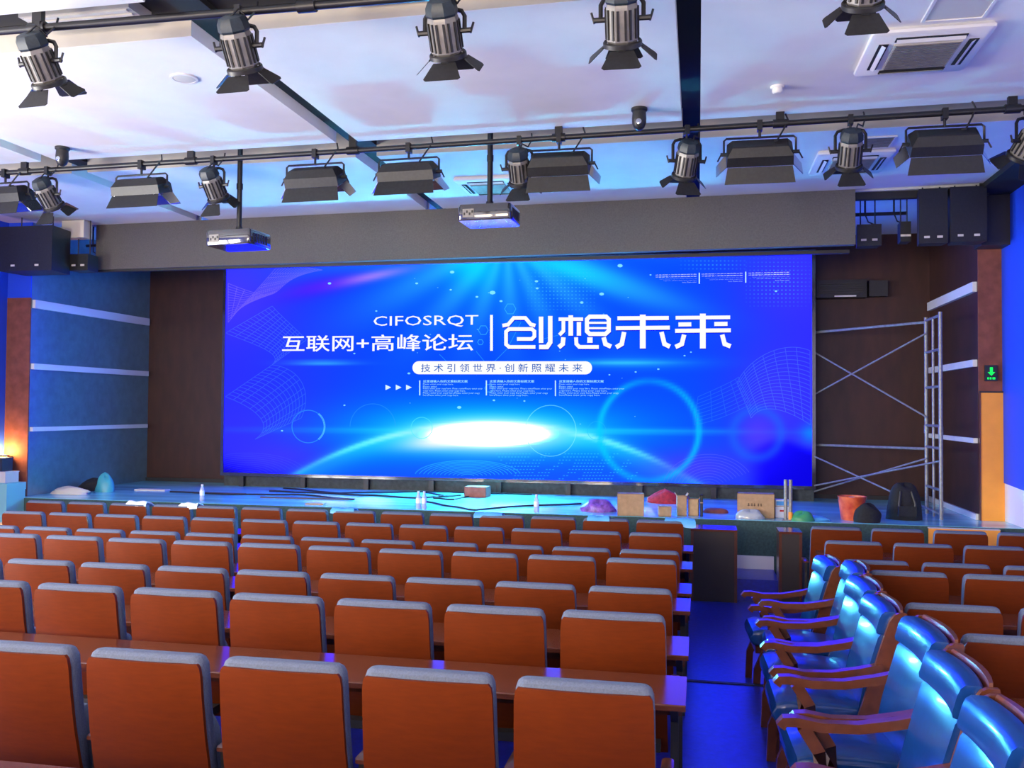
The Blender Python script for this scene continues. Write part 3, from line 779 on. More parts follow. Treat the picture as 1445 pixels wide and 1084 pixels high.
def fresnel(pos, yaw, tilt, label, drop=.30, sc=.92):
    """tilt: degrees below horizontal; yaw: degrees, + turns to picture left"""
    root = empty('stage_spotlight', pos, math.radians(yaw))
    root.scale = (sc, sc, sc)
    T = Matrix.Translation((0, 0, -drop)) @ Matrix.Rotation(-math.radians(tilt), 4, 'X') @ Matrix.Rotation(-PI/2, 4, 'X')   # local z -> forward
    # clamp + spigot
    MB().box(-.022, .022, -.04, .04, -.055, .035).tube([(0,0,-.05), (0,0,-.10)], .012, 8).build('hook_clamp', M['pipe'], root)
    # yoke
    W = .135
    y = [(-W, 0, -drop), (-W, 0, -.15), (-W*.85, 0, -.115), (-W*.5, 0, -.10), (W*.5, 0, -.10), (W*.85, 0, -.115), (W, 0, -.15), (W, 0, -drop)]
    MB().tube(y, .010, 6, flat=1.6).build('yoke', M['pipe'], root)
    for s in (-1, 1):
        MB().tube([(s*(W-.035), 0, -drop), (s*(W+.045), 0, -drop)], .018, 8).tube([(s*(W+.04), 0, -drop-.02), (s*(W+.06), .0, -drop+.05)], .008, 6).build('tilt_knob', M['pipe'], root)
    # body: eight-sided, longer than wide
    def oct_(rx, ry, z, rot=PI/8): return [(rx*math.cos(rot+k*PI/4), ry*math.sin(rot+k*PI/4), z) for k in range(8)]
    b = MB(); b.loft([oct_(.098,.104,-.10), oct_(.104,.112,-.08), oct_(.106,.114,.12), oct_(.098,.102,.135)], T)
    body = b.build('body', M['lampgrey'], root, ang=25)
    for k in range(8):                              # cooling fins as dark grooves along the faces
        a = k*PI/4
        for off in (-.026, .022):
            cx, cy = .0995*math.cos(a) - off*math.sin(a), .107*math.sin(a) + off*math.cos(a)
            R = Matrix.Translation((cx, cy, .015)) @ Matrix.Rotation(a, 4, 'Z')
            MB().box(-.004, .008, -.007, .007, -.085, .095, T @ R).build('cooling_slot', M['black'], body, smooth=False)
    c = MB(); c.loft([oct_(.100,.106,-.10), oct_(.108,.116,-.115), oct_(.104,.112,-.16), oct_(.085,.092,-.195), oct_(.045,.05,-.21)], T); cap = c.build('rear_cap', M['lampblue'], root, ang=25)
    g = MB(); n = 24; ri = []
    for r_, z in ((.118,.13), (.125,.138), (.125,.165), (.104,.168), (.100,.14)): ri.append([(r_*math.cos(2*PI*k/n), r_*math.sin(2*PI*k/n), z) for k in range(n)])
    g.loft(ri, T, closed=True).build('front_ring', M['black'], root)
    MB().lathe([(.100,.140),(.098,.146),(.075,.158),(.04,.164),(.004,.166)], 20, T).build('lens', M['lens'], root)
    # four barn doors
    for k in range(4):
        a = k*PI/2; L = .155 if k % 2 else .125
        w0, w1 = (.075, .125) if k % 2 else (.055, .085)
        R = Matrix.Rotation(a, 4, 'Z') @ Matrix.Translation((.122, 0, .168)) @ Matrix.Rotation(math.radians((50, 62, 50, 30)[k]), 4, 'Y')
        p = [(-w0, 0), (w0, 0), (w1, L-.015), (w1-.015, L), (-w1+.015, L), (-w1, L-.015)]
        d = MB(); d.loft([[(-.002, a_, b_) for a_, b_ in p], [(.002, a_, b_) for a_, b_ in p]], T @ R)
        d.box(-.006, .006, -.02, .02, -.035, .012, T @ R)
        d.build('barn_door', M['black'], root, smooth=False)
    MB().tube([T @ Vector((.02, .05, -.20)), (.05, -.10, -drop+.22), (.10, -.06, -.09), (.13, .0, -.0), (.12, .03, .07)], .008, 6).build('cable', M['cable'], root)
    tag(root, label, 'stage light', 'stage spotlights')
    return root
# near bar
fresnel(on_pipe(58, 1), -4, 54, 'stage spotlight at the far left of the near lighting bar', .25)
fresnel(on_pipe(338, 1), -2, 56, 'stage spotlight second from left on the near lighting bar', .245)
fresnel(on_pipe(628, 1), 0, 54, 'stage spotlight on the near bar above the middle of the screen', .245)
fresnel(on_pipe(878, 1), 2, 54, 'stage spotlight on the near bar left of the dark ceiling slot', .245)
fresnel(on_pipe(1216, 1)+Vector((0, -.12, .04)), 0, 50, 'stage spotlight on the near bar cut by the top edge, beside the ceiling air unit', .21)
# far bar
fresnel(on_pipe(68, 2), -8, 50, 'stage spotlight at the left end of the far lighting bar', .29)
fresnel(on_pipe(302, 2), -6, 52, 'stage spotlight beside the left projector pole', .29)
fresnel(on_pipe(733, 2), 0, 54, 'stage spotlight just right of the right projector pole', .29)
fresnel(on_pipe(969, 2), 16, 54, 'stage spotlight hanging across the dark ceiling slot', .31)
fresnel(on_pipe(1200, 2), 0, 54, 'stage spotlight hanging before the far ceiling air unit', .30)
fresnel(on_pipe(1452, 2), 25, 45, 'stage spotlight cut off at the right picture edge', .31)

def softlight(pos, yaw, tilt, label, drop=.25):
    root = empty('panel_light', pos, math.radians(yaw))
    W = .285
    T = Matrix.Translation((0, 0, -drop)) @ Matrix.Rotation(-math.radians(tilt), 4, 'X') @ Matrix.Rotation(-PI/2, 4, 'X')   # local z forward, local y up-ish reversed
    MB().box(-.022, .022, -.04, .04, -.055, .035).tube([(0,0,-.05), (0,0,-.12)], .012, 8).build('hook_clamp', M['pipe'], root)
    MB().tube([(-W-.02, 0, -drop), (-W-.02, 0, -.13), (-W, 0, -.112), (W, 0, -.112), (W+.02, 0, -.13), (W+.02, 0, -drop)], .010, 6).build('yoke', M['pipe'], root)
    for s in (-1, 1): MB().tube([(s*(W-.01), 0, -drop), (s*(W+.05), 0, -drop)], .017, 8).tube([(s*(W+.045), 0, -drop), (s*(W+.075), 0, -drop-.06)], .007, 6).build('tilt_knob', M['pipe'], root)
    b = MB()
    b.loft([[(x, y, z) for x, y in ((-w_, -h_), (w_, -h_), (w_, h_), (-w_, h_))] for z, w_, h_ in ((-.10, .22, .05), (-.095, .235, .065), (-.03, .278, .115), (.06, .282, .120))], T)
    body = b.build('housing', M['black'], root, smooth=False)
    MB().box(-.265, .265, -.103, .103, .0605, .066, T).build('reflector', M['mirror'], body, smooth=False)
    for k in range(4): MB().tube([T @ Vector((-.25, -.07+.047*k, .075)), T @ Vector((.25, -.07+.047*k, .075))], .010, 8).build('tube', M['white'], body)
    for s, L, ang in ((1, .145, 40), (-1, .15, 30)):      # long flaps
        R = Matrix.Translation((0, s*.122, .062)) @ Matrix.Rotation(math.radians(-s*ang), 4, 'X')
        p = [(-.275, 0), (.275, 0), (.30, L), (-.30, L)]
        o = MB().loft([[(a_, -.002, b_) for a_, b_ in p], [(a_, .002, b_) for a_, b_ in p]], T @ R).build('flap', M['black'], root, smooth=False)
        MB().loft([[(a_*.97, -s*.0025, b_*.97+.002) for a_, b_ in p], [(a_*.97, -s*.0035, b_*.97+.002) for a_, b_ in p]], T @ R).build('flap_lining', M['mirror'], o, smooth=False)
    for s in (-1, 1):                                     # end flaps
        R = Matrix.Translation((s*.284, 0, .062)) @ Matrix.Rotation(math.radians(s*38), 4, 'Y')
        p = [(-.11, 0), (.11, 0), (.085, .14), (-.085, .14)]
        MB().loft([[(-.002, a_, b_) for a_, b_ in p], [(.002, a_, b_) for a_, b_ in p]], T @ R).build('end_flap', M['mirror'], root, smooth=False)
    MB().tube([T @ Vector((.12, -.02, -.10)), (.14, -.09, -.17), (.20, -.05, -.06), (.24, .0, .03), (.22, .02, .09)], .008, 6).build('cable', M['cable'], root)
    tag(root, label, 'stage light', 'panel lights on the far bar')
softlight(on_pipe(8, 2), -4, 72, 'black panel light cut off at the left picture edge')
softlight(on_pipe(200, 2), -3, 72, 'black panel light between the two left spotlights of the far bar')
softlight(on_pipe(445, 2), -2, 62, 'black panel light third from left, right of the left projector')
softlight(on_pipe(577, 2), -2, 70, 'black panel light beside the angled ceiling slot, left of the right projector')
softlight(on_pipe(789, 2), 0, 52, 'black panel light right of the spotlight by the right projector')
softlight(on_pipe(1072, 2), 0, 44, 'black panel light just right of the wide dark ceiling slot')
softlight(on_pipe(1333, 2), 0, 46, 'black panel light at the right end of the far bar')

def projector(px, py_bot, y, yaw, label):
    p = at(px, py_bot, y=y)
    root = empty('projector', p, math.radians(yaw))
    W, D, H = .26, .20, .155
    b = MB(); b.loft([[(a_, b_, z) for a_, b_ in rrect(W*s, D*s, .03, 3)] for z, s in ((0., .97), (.012, 1.), (H-.02, 1.), (H, .96))])
    body = b.build('body', M['proj'], root)
    MB().box(-.21, -.10, -D-.003, -D+.004, .03, .11).build('socket_panel', M['lampgrey'], body, smooth=False)
    for k in range(4): MB().box(-.20+.026*k, -.185+.026*k, -D-.006, -D, .05+.02*(k % 2), .075+.02*(k % 2)).build('socket', M['black'], body, smooth=False)
    MB().lathe([(.055,0),(.06,.02),(.055,.05),(.02,.052)], 18, Matrix.Translation((.08, D-.005, .075)) @ Matrix.Rotation(-PI/2, 4, 'X')).build('lens', M['lens'], body)
    for k in range(6): MB().box(W-.002, W+.004, -.14+.045*k, -.115+.045*k, .03, .12).build('vent', M['black'], body, smooth=False)
    MB().lathe([(.10,H),(.10,H+.01),(.04,H+.02),(.035,H+.06)], 14).build('mount_plate', M['pipe'], root)
    MB().tube([(0,0,H+.02), (0,0,CZ+.302-p.z)], .027, 10).build('pole', M['pipe'], root)
    MB().lathe([(.033, .0), (.033, .06)], 10, Matrix.Translation((0, 0, H+.45))).build('pole_collar', M['pipe'], root)
    for sx in (-1, 1): MB().bar([(0, 0, H+.03), (sx*.12, -.10, H+.004)], .03, .012).build('mount_arm', M['pipe'], root)
    tag(root, label, 'projector', 'ceiling projectors')
projector(337, 350, 8.55, -6, 'black projector hanging on a pole over the left end of the screen')
projector(691, 316, 8.50, -3, 'black projector hanging on a pole over the middle of the screen')

# ------------------------------------------------------------------ fittings on the ceiling and walls
def cassette(x0, x1, y0, y1, label):
    cx, cy = (x0+x1)/2, (y0+y1)/2; h = (x1-x0)/2; k = (y1-y0)/2
    root = empty('ceiling_air_unit', (cx, cy, CZ-.05))
    f = MB(); f.loft([[(a_, b_, z) for a_, b_ in rrect(h*s, k*s, .03, 2)] for z, s in ((.05, .97), (.03, 1.), (.012, .99), (.0, .94))]); f.build('frame', M['white'], root)
    MB().box(-h*.56, h*.56, -k*.56, k*.56, -.012, .0).build('grille_panel', M['slotface'], root, smooth=False)
    for i in range(15):
        y = -k*.52 + 1.04*k*i/14
        MB().box(-h*.53, h*.53, y-.008, y+.008, -.018, -.011).build('grille_slat', M['lampgrey'], root, smooth=False)
    for a in range(4):
        T = Matrix.Rotation(a*PI/2, 4, 'Z'); kk = k if a % 2 == 0 else h; hh = h if a % 2 == 0 else k
        MB().box(-hh*.58, hh*.58, kk*.66, kk*.82, -.006, .004, T).build('outlet', M['slot'], root, smooth=False)
        MB().loft([[(-hh*.56, kk*.70, -.020), (hh*.56, kk*.70, -.020), (hh*.56, kk*.71, -.020), (-hh*.56, kk*.71, -.020)], [(-hh*.56, kk*.77, -.004), (hh*.56, kk*.77, -.004), (hh*.56, kk*.78, -.004), (-hh*.56, kk*.78, -.004)]], T).build('louvre', M['white'], root, smooth=False)
    tag(root, label, 'air conditioner', 'ceiling air units')
cassette(1.16, 1.95, 6.48, 7.30, 'square white ceiling air unit at the top right corner')
cassette(1.17, 1.92, 9.47, 10.30, 'square ceiling air unit behind the far bar at the right')
cassette(-2.72, -2.0, 9.85, 10.60, 'square ceiling air unit behind the right projector pole')
def hatch(x0, x1, y0, y1, label, slats=0, m='paleboard'):
    root = empty('ceiling_hatch', ((x0+x1)/2, (y0+y1)/2, CZ)); h, k = (x1-x0)/2, (y1-y0)/2
    MB().box(-h, h, -k, k, -.006, .0).build('panel', M[m], root, smooth=False)
    fr = MB()
    for b in ((-h-.02, -h, -k-.02, k+.02), (h, h+.02, -k-.02, k+.02), (-h, h, -k-.02, -k), (-h, h, k, k+.02)): fr.box(*b, -.014, .0)
    fr.build('frame', M['white'], root, smooth=False)
    for i in range(slats):
        y = -k + 2*k*(i+.5)/slats
        MB().box(-h, h, y-.010, y+.010, -.014, -.006).build('slat', M['lampgrey'], root, smooth=False)
    tag(root, label, 'hatch', 'ceiling hatches')
hatch(1.47, 1.82, 6.06, 6.40, 'flat grey access hatch above the top right air unit')
hatch(1.57, 1.82, 9.08, 9.42, 'slatted return grille near the far right air unit', 7)
# long vents in the near cross recess
for x0, x1, lb in ((-4.60, -3.75, 'pale slatted duct grille in the recess above the leftmost spotlight'), (-2.25, -1.55, 'pale slatted duct grille at the top edge left of the middle spotlight')):
    root = empty('duct_grille', ((x0+x1)/2, 5.52, CZ+.08)); h = (x1-x0)/2
    MB().box(-h, h, -.13, .13, -.01, .069).build('duct_box', M['slotface'], root, smooth=False)
    for i in range(4): MB().box(-h+.03, h-.03, -.11+.06*i, -.08+.06*i, -.022, -.010).build('slat', M['paleboard'], root, smooth=False)
    tag(root, lb, 'vent', 'duct grilles')
p = at(260, 110, z=CZ)
sp = empty('ceiling_speaker', (p.x, p.y, CZ))
MB().lathe([(.005, -.012), (.06, -.014), (.082, -.010), (.09, .0)], 24).build('grille', M['paleboard'], sp)
MB().loft([[(r_*math.cos(2*PI*k/24), r_*math.sin(2*PI*k/24), z) for k in range(24)] for r_, z in ((.088, 0), (.108, 0), (.106, -.010), (.088, -.012))], closed=True).build('rim', M['white'], sp)
tag(sp, 'round flush ceiling speaker between the two left spotlights', 'speaker')
p = at(1097, 122, z=CZ)
sd = empty('smoke_detector', (p.x, p.y, CZ))
MB().lathe([(.055, 0), (.055, -.012), (.045, -.02)], 18).build('base', M['white'], sd)
MB().lathe([(.040, -.02), (.042, -.045), (.03, -.058), (.004, -.060)], 18).build('sensor_cap', M['white'], sd)
tag(sd, 'small white smoke detector on the ceiling right of the dark slot', 'smoke detector')
for px, py, lb in ((88, 208, 'black dome camera on the ceiling at far left'), (902, 153, 'black dome camera on the ceiling left of the dark slot')):
    p = at(px, py, z=CZ); r = empty('dome_camera', (p.x, p.y, CZ))
    MB().lathe([(.07, 0), (.07, -.02), (.062, -.03)], 20).build('base', M['black'], r)
    MB().lathe([(.058, -.03), (.062, -.09), (.060, -.13), (.045, -.17), (.02, -.19), (.003, -.193)], 20).build('housing', M['black'], r)
    MB().lathe([(.024, 0), (.024, .012), (.01, .016)], 12, Matrix.Translation((.0, -.052, -.13)) @ Matrix.Rotation(PI/2, 4, 'X')).build('lens', M['lens'], r)
    tag(r, lb, 'camera', 'dome cameras')

def loudspeaker(x0, x1, y0, dy, z0, z1, label, rods=True, taper=.85):
    root = empty('loudspeaker', ((x0+x1)/2, y0, z0)); h = (x1-x0)/2; H = z1-z0
    poly0 = [(-h, 0), (h, 0), (h*taper, dy), (-h*taper, dy)]
    MB().loft([[(a_, b_, z) for a_, b_ in poly0] for z in (.0, H)]).build('cabinet', M['black'], root, smooth=False)
    MB().box(-h*.94*taper, h*.94*taper, dy, dy+.015, .02, H-.02).build('grille', M['dark'], root, smooth=False)
    for s in (-.45, .45): MB().box(s*h-.03, s*h+.03, -.006, .002, .06, .085).build('handle_plate', M['paleboard'], root, smooth=False)
    if rods:
        for s in (-.6, .6): MB().tube([(s*h, dy/2, H), (s*h, dy/2, CZ-z0)], .008, 6).build('hanging_rod', M['pipe'], root)
    tag(root, label, 'loudspeaker', 'hanging loudspeakers')
loudspeaker(-9.40, -8.57, 10.75, .45, 3.92, 4.53, 'large black loudspeaker hanging at the far left under the ceiling')
loudspeaker(-8.66, -8.35, 11.2, .25, 3.98, 4.21, 'small black loudspeaker beside the large one at far left')
loudspeaker(2.49, 2.80, 11.15, .20, 4.03, 4.66, 'tall black loudspeaker at upper right, left one of two side by side')
loudspeaker(2.815, 3.20, 11.1, .24, 4.03, 4.66, 'tall black loudspeaker at upper right, next to the wall')
loudspeaker(1.87, 2.15, 11.5, .2, 4.08, 4.34, 'small black loudspeaker in the gap right of the fascia')
loudspeaker(2.36, 2.48, 11.5, .2, 4.12, 4.36, 'narrow dark loudspeaker in the gap beside the tall pair')
for x0, x1, y, z, lb in ((at(1206,300,y=11.7).x, 2.48, 11.7, 4.50, 'thin black bar crossing the blue gap right of the fascia'), (-8.75, -8.22, 11.7, 4.42, 'thin black bar crossing the blue gap left of the fascia')):
    r = empty('rig_bar', (x0, y, z))
    MB().tube([(0,0,0), (x1-x0,0,0)], .022, 8).build('pipe', M['pipe'], r)
    for t in (.2, .75):
        MB().tube([((x1-x0)*t,0,0), ((x1-x0)*t,0,CZ-z)], .012, 6).build('hanger', M['pipe'], r)
        MB().tube([((x1-x0)*t,0,0), ((x1-x0)*t+.03,-.03,-.10), ((x1-x0)*t+.12,-.02,-.14)], .008, 6).build('cable', M['cable'], r)
    tag(r, lb, 'rig bar', 'rig bars in the gaps')
wb = empty('wall_unit', (2.2, YB, 3.75))
MB().box(-.50, .20, -.22, 0, 0, .26).build('case', M['black'], wb, smooth=False)
for i in range(5): MB().box(-.46, .16, -.232, -.22, .07+.032*i, .085+.032*i).build('vent', M['dark'], wb, smooth=False)
MB().box(-.25, .05, -.245, -.22, .01, .028).build('light_strip', M['white'], wb, smooth=False)
MB().box(.24, .50, -.16, 0, .02, .25).build('side_box', M['dark'], wb, smooth=False)
tag(wb, 'dark wall unit with a thin white strip high beside the screen', 'wall unit')

dr = empty('door_1', ((WR+XR)/2, 11.82, 0)); dr['kind'] = 'structure'
hw = (XR-WR)/2
MB().box(-hw+.002, hw-.002, -.035, .0, .0, 2.325).build('door_leaf', M['orange'], dr, smooth=False)
MB().box(-hw+.002, hw-.002, -.045, .0, 2.325, 2.345).build('door_head', M['dark'], dr, smooth=False)
MB().box(-hw, -hw+.012, -.045, .0, .0, 2.33).build('door_jamb', M['chairwood'], dr, smooth=False)
ob = empty('kick_board', (2.95, SY-.06, 0))
MB().box(-.40, .34, -.03, .0, .0, .78).build('board', M['orange'], ob, smooth=False)
MB().box(-.40, .34, -.035, .03, .78, .79).build('capping', M['paleboard'], ob, smooth=False)
tag(ob, 'low orange board below the stage edge beside the orange door', 'board')
ex = empty('exit_sign', (3.428, 11.80, 2.56))
MB().box(-.068, .068, -.035, .0, -.095, .095).build('case', M['exitdark'], ex, smooth=False)
m_ = MB()
m_.prism([(-.016, .07), (.016, .07), (.016, .012), (.042, .012), (.0, -.032), (-.042, .012), (-.016, .012)], -.040, -.036, axis='y').build('arrow', M['exitg'], ex, smooth=False)
MB().box(-.045, -.028, -.040, -.036, -.075, -.05).build('letter_block', M['exitg'], ex, smooth=False)
MB().box(-.018, .0, -.040, -.036, -.075, -.05).build('letter_block', M['exitg'], ex, smooth=False)
MB().box(.012, .042, -.040, -.036, -.075, -.05).build('letter_block', M['exitg'], ex, smooth=False)
tag(ex, 'small green lit exit sign with a down arrow above the orange door', 'sign')
# wall lamp at the far left pilaster
lp = at(10, 640, y=11.2)
wlm = empty('wall_lamp', (lp.x-.03, 11.28, lp.z-.16))
MB().box(-.06, .06, -.02, .0, -.08, .12).build('back_plate', M['dark'], wlm, smooth=False)
MB().loft([[(r_*math.cos(2*PI*k/16), -.11+r_*math.sin(2*PI*k/16), z) for k in range(16)] for r_, z in ((.045, -.06), (.075, .14), (.068, .14), (.040, -.055))], closed=True).build('shade', M['chairwood'], wlm)
MB().lathe([(.01, -.02), (.04, .02), (.045, .07), (.02, .10)], 12, Matrix.Translation((0, -.11, 0))).build('bulb', M['glow'], wlm)
MB().tube([(0, -.02, .0), (0, -.07, -.02)], .012, 6).build('bracket', M['dark'], wlm)
tag(wlm, 'warm glowing wall lamp on the pilaster at the left picture edge', 'wall lamp')
pt = bpy.data.lights.new('wall_lamp_light', 'POINT'); pt.energy = 42; pt.color = (1, .50, .13); pt.shadow_soft_size = .06
po = bpy.data.objects.new('wall_lamp_light', pt); COL.objects.link(po); po.location = (lp.x-.03, 11.28-.13, lp.z+.02)

def P(px, py, z=SZ):
    q = at(px, py, z=z); q.y = min(max(q.y, SY+.09), 13.42); return q
# ------------------------------------------------------------------ scaffold at the right of the screen
sc = empty('scaffold', (2.86, 12.0, SZ)); 
SXx = 2.86
def sp_(x, y, z): return (x-2.86, y-12.0, z-SZ)
FR = [(2.86, 11.75, 12.45), (1.34, 13.72, 14.02)]
top = 3.30
for x, ya, yb in FR:
    for y in (ya, yb):
        o = MB().tube([sp_(x, y, SZ), sp_(x, y, top)], .024, 10).build('post', M['steel'], sc)
        MB().tube([sp_(x, y, SZ+1.02), sp_(x, y, SZ+1.12)], .030, 10).build('joint_collar', M['steel'], o)
    for z in (SZ+.35, SZ+.85, SZ+1.12, SZ+1.6, SZ+2.05, top-.04): MB().tube([sp_(x, ya, z), sp_(x, yb, z)], .018, 8).build('rung', M['steel'], sc)
    ym = (ya+yb)/2
    MB().tube([sp_(x, ym, SZ), sp_(x, ym, top-.04)], .016, 8).build('mid_post', M['steel'], sc)
for z in (3.24, 1.62):
    MB().tube([sp_(2.86, 12.45, z), sp_(1.34, 14.02, z-.02)], .018, 8).build('ledger', M['steel'], sc)
for (z0, z1) in ((3.10, 2.14), (2.02, 3.16), (1.50, .92), (.86, 1.58)):
    MB().tube([sp_(2.86, 12.40 if z0 > 2 else 11.78, z0), sp_(1.34, 13.98, z1)], .012, 8).build('cross_brace', M['steel'], sc)
MB().tube([sp_(2.86, 12.42, 1.50), sp_(1.34, 14.0, .80)], .012, 8).build('cross_brace', M['steel'], sc)
tag(sc, 'grey steel scaffold frame with cross braces beside the screen', 'scaffold')
ps = empty('steel_post', P(1117, 741))
MB().tube([(-.025,0,0), (-.025,0,.48)], .022, 10).build('tube', M['steel'], ps); MB().tube([(.03,0,0), (.03,0,.48)], .022, 10).build('tube', M['steel'], ps)
MB().tube([(.03,0,.0), (.03,0,.10)], .026, 10).build('orange_foot', M['orange'], ps)
MB().box(-.06, .07, -.04, .04, .0, .012).build('base_plate', M['steel'], ps, smooth=False)
tag(ps, 'short double steel post at the stage edge under the screen corner', 'post')

# ------------------------------------------------------------------ clutter on the stage
def lump(name, cx, cy, z, rx, ry, rz, m, label, cat, seed=1, rough=.25, nu=16, nv=9, extra=None, peak=0.0):
    rnd = random.Random(seed); root = empty(name, (cx, cy, z))
    ph = [(rnd.uniform(0, 6.28), rnd.uniform(1.5, 4.5), rnd.uniform(1.5, 4)) for _ in range(6)]
    rings = []
    for j in range(nv+1):
        v = j/nv; th = v*PI/2; ring = []
        for i in range(nu):
            u = 2*PI*i/nu
            d = 1 + .45*rough*sum(math.sin(a+b*u+0*c+c*v*3) for a, b, c in [(p_[0], round(p_[1]), p_[2]) for p_ in ph])/3.0
            r = math.cos(th)**.55 * (1+(d-1)*(1-v*.5)) + .001
            zz = rz*math.sin(th)*(1+.5*rough*math.sin(ph[0][0]+2*u)) + peak*(v**4)
            ring.append((rx*r*math.cos(u), ry*r*math.sin(u), max(0, zz)))
        rings.append(ring)
    MB().loft(rings).build('body', m, root, ang=60)
    if extra: extra(root)
    tag(root, label, cat); return root
def carton(px0, px1, py, h, d, yaw, label, z=SZ, open_top=False, print_=False, name='carton', m='card'):
    a, b = at(px0, py, z=z), at(px1, py, z=z); c = (a+b)/2; w = (b-a).length
    root = empty(name, (c.x, max(c.y+d/2, SY+.03+d/2+.02), z), math.radians(yaw)); t = .006
    bx = MB()
    bx.box(-w/2, w/2, -d/2, -d/2+t, 0, h).box(-w/2, w/2, d/2-t, d/2, 0, h).box(-w/2, -w/2+t, -d/2, d/2, 0, h).box(w/2-t, w/2, -d/2, d/2, 0, h).box(-w/2, w/2, -d/2, d/2, 0, t)
    bx.build('box_body', M[m], root, smooth=False)
    if open_top:
        for s in (-1, 1):
            T = Matrix.Translation((s*w/2, 0, h)) @ Matrix.Rotation(s*math.radians(35), 4, 'Y')
            MB().box(-.004, .004, -d/2, d/2, 0, w*.35, T).build('flap', M[m], root, smooth=False)
    else:
        MB().box(-w/2, -.002, -d/2, d/2, h-t, h).build('flap', M[m], root, smooth=False); MB().box(.002, w/2, -d/2, d/2, h-t, h).build('flap', M[m], root, smooth=False)
    MB().box(-w/2-.001, w/2+.001, -d/2-.0015, -d/2, h*.62, h*.66).build('crease', M['brick'] if m == 'brick' else M['card'], root, smooth=False)
    if print_:
        for i, (x0, x1) in enumerate(((-.10,-.065),(-.055,-.035),(-.028,.0),(.02,.04),(.05,.075))):
            pm_ = MB(); pm_.box(x0, x1, -d/2-.002, -d/2-.0005, h*.50, h*.515).box(x0, x1, -d/2-.002, -d/2-.0005, h*.56, h*.575).box((x0+x1)/2-.004, (x0+x1)/2+.004, -d/2-.002, -d/2-.0005, h*.48, h*.60)
            pm_.build('printed_mark', M['cardink'], root, smooth=False)
    tag(root, label, 'box'); return root
carton(867, 905, 733, .27, .16, 6, 'upright brown cardboard carton behind the aisle end of the front row', open_top=False)
carton(1042, 1092, 731, .29, .18, -3, 'large brown cardboard carton with dark print at the stage edge', print_=True)
carton(955, 968, 728, .24, .12, 8, 'small tall brown carton with open flaps beside the red cloth', open_top=True)
carton(972, 986, 728, .20, .12, -6, 'small brown carton right of the open tall one', open_top=True)
carton(929, 946, 729, .12, .14, 10, 'low flat brown carton between two taller cartons')
carton(988, 992, 729, .26, .05, 0, 'narrow dark upright slab between the small cartons', m='dark', name='slab_case')
carton(655, 687, 702, .15, .25, -4, 'low brown-red box on the stage below the screen', m='brick', name='storage_box')
r_ = carton(1094, 1113, 731, .22, .10, 4, 'white packet with blue top and red mark beside the large carton', name='packet', m='whitebag')
MB().box(-.07, .07, -.056, -.051, .15, .20).build('blue_band', M['bluebag'], r_, smooth=False); MB().box(-.03, .05, -.056, -.051, .075, .095).build('red_mark', M['red'], r_, smooth=False)
q = P(1058, 732); lump('plastic_bag', q.x, q.y, SZ, .16, .07, .10, M['plastic'], 'clear plastic bag lying in front of the large printed carton', 'plastic bag', 3, .3)
q = P(938, 710); lump('red_cloth', q.x, q.y, SZ, .26, .12, .12, M['red'], 'crumpled red cloth pile on the stage below the screen', 'cloth', 5, .4, peak=.06)
q = P(845, 722); lump('purple_wrapping', q.x, q.y, SZ, .20, .12, .13, M['purple'], 'crumpled purple and blue wrapping left of the upright carton', 'wrapping', 8, .45)
q = P(1190, 735)
bk = empty('bucket', (q.x+.12, q.y+.15, SZ))
MB().loft([[(r0*math.cos(2*PI*k/20), r0*math.sin(2*PI*k/20), z) for k in range(20)] for r0, z in ((.125, 0), (.16, .27), (.168, .28), (.155, .275), (.12, .01))], closed=True).build('pail', M['bucket'], bk)
MB().tube([(.16*math.cos(t), .16*math.sin(t)*.3-.05, .27-.10*math.sin(t)) for t in np.linspace(0, PI, 12)], .006, 6).build('handle', M['steel'], bk)
MB().lathe([(.13, .20), (.135, .24), (.02, .27)], 14).build('contents', M['bluebag'], bk)
tag(bk, 'red and orange bucket standing at the stage edge right of the aisle', 'bucket')
q = P(1135, 738); lump('green_wrapping', q.x, q.y, SZ, .13, .08, .10, M['green'], 'crumpled green plastic wrap left of the red bucket', 'wrapping', 11, .45)
q = P(1150, 741); lump('teal_sheet', q.x, q.y+.1, SZ, .22, .10, .05, M['bluebag'], 'flat light blue plastic sheet between steel post and bucket', 'plastic sheet', 12, .4)
q = P(1280, 735)
def straps(root):
    MB().tube([(-.08, -.14, .05), (-.09, -.16, .20), (-.06, -.10, .34)], .014, 6).build('strap', M['dark'], root); MB().tube([(.08, -.14, .05), (.09, -.16, .20), (.06, -.10, .34)], .014, 6).build('strap', M['dark'], root)
    MB().box(-.10, .10, -.185, -.12, .05, .17).build('pocket', M['cloth_black'], root)
lump('backpack', q.x, q.y+.15, SZ, .20, .15, .42, M['cloth_black'], 'bulky black backpack standing before the scaffold', 'backpack', 21, .12, extra=straps)
q = P(1232, 742); lump('black_bag', q.x, q.y+.1, SZ, .15, .12, .20, M['cloth_black'], 'low black bag between the bucket and the backpack', 'bag', 22, .25)
carton(1262, 1274, 712, .22, .14, 0, 'pale grey box behind the black backpack', name='storage_box', m='paleboard')
q = P(148, 694); lump('teal_bag', q.x, q.y, SZ, .14, .10, .20, M['teal'], 'crumpled teal plastic bag at the left end of the stage', 'plastic bag', 31, .35, peak=.06)
q = P(100, 697); lump('rubble_sack', q.x, q.y, SZ, .30, .12, .10, M['paleboard'], 'low pale sack by the left wing wall', 'sack', 33, .3)
q = P(128, 694); lump('dark_cloth', q.x-.1, q.y+.25, SZ, .28, .15, .16, M['cloth_black'], 'dark cloth heap beside the teal bag', 'cloth', 35, .35)
q = P(1010, 725); lump('dark_case', q.x, q.y+.1, SZ, .16, .08, .06, M['brick'], 'flat dark brown pouch on the stage between cartons', 'pouch', 41, .1)
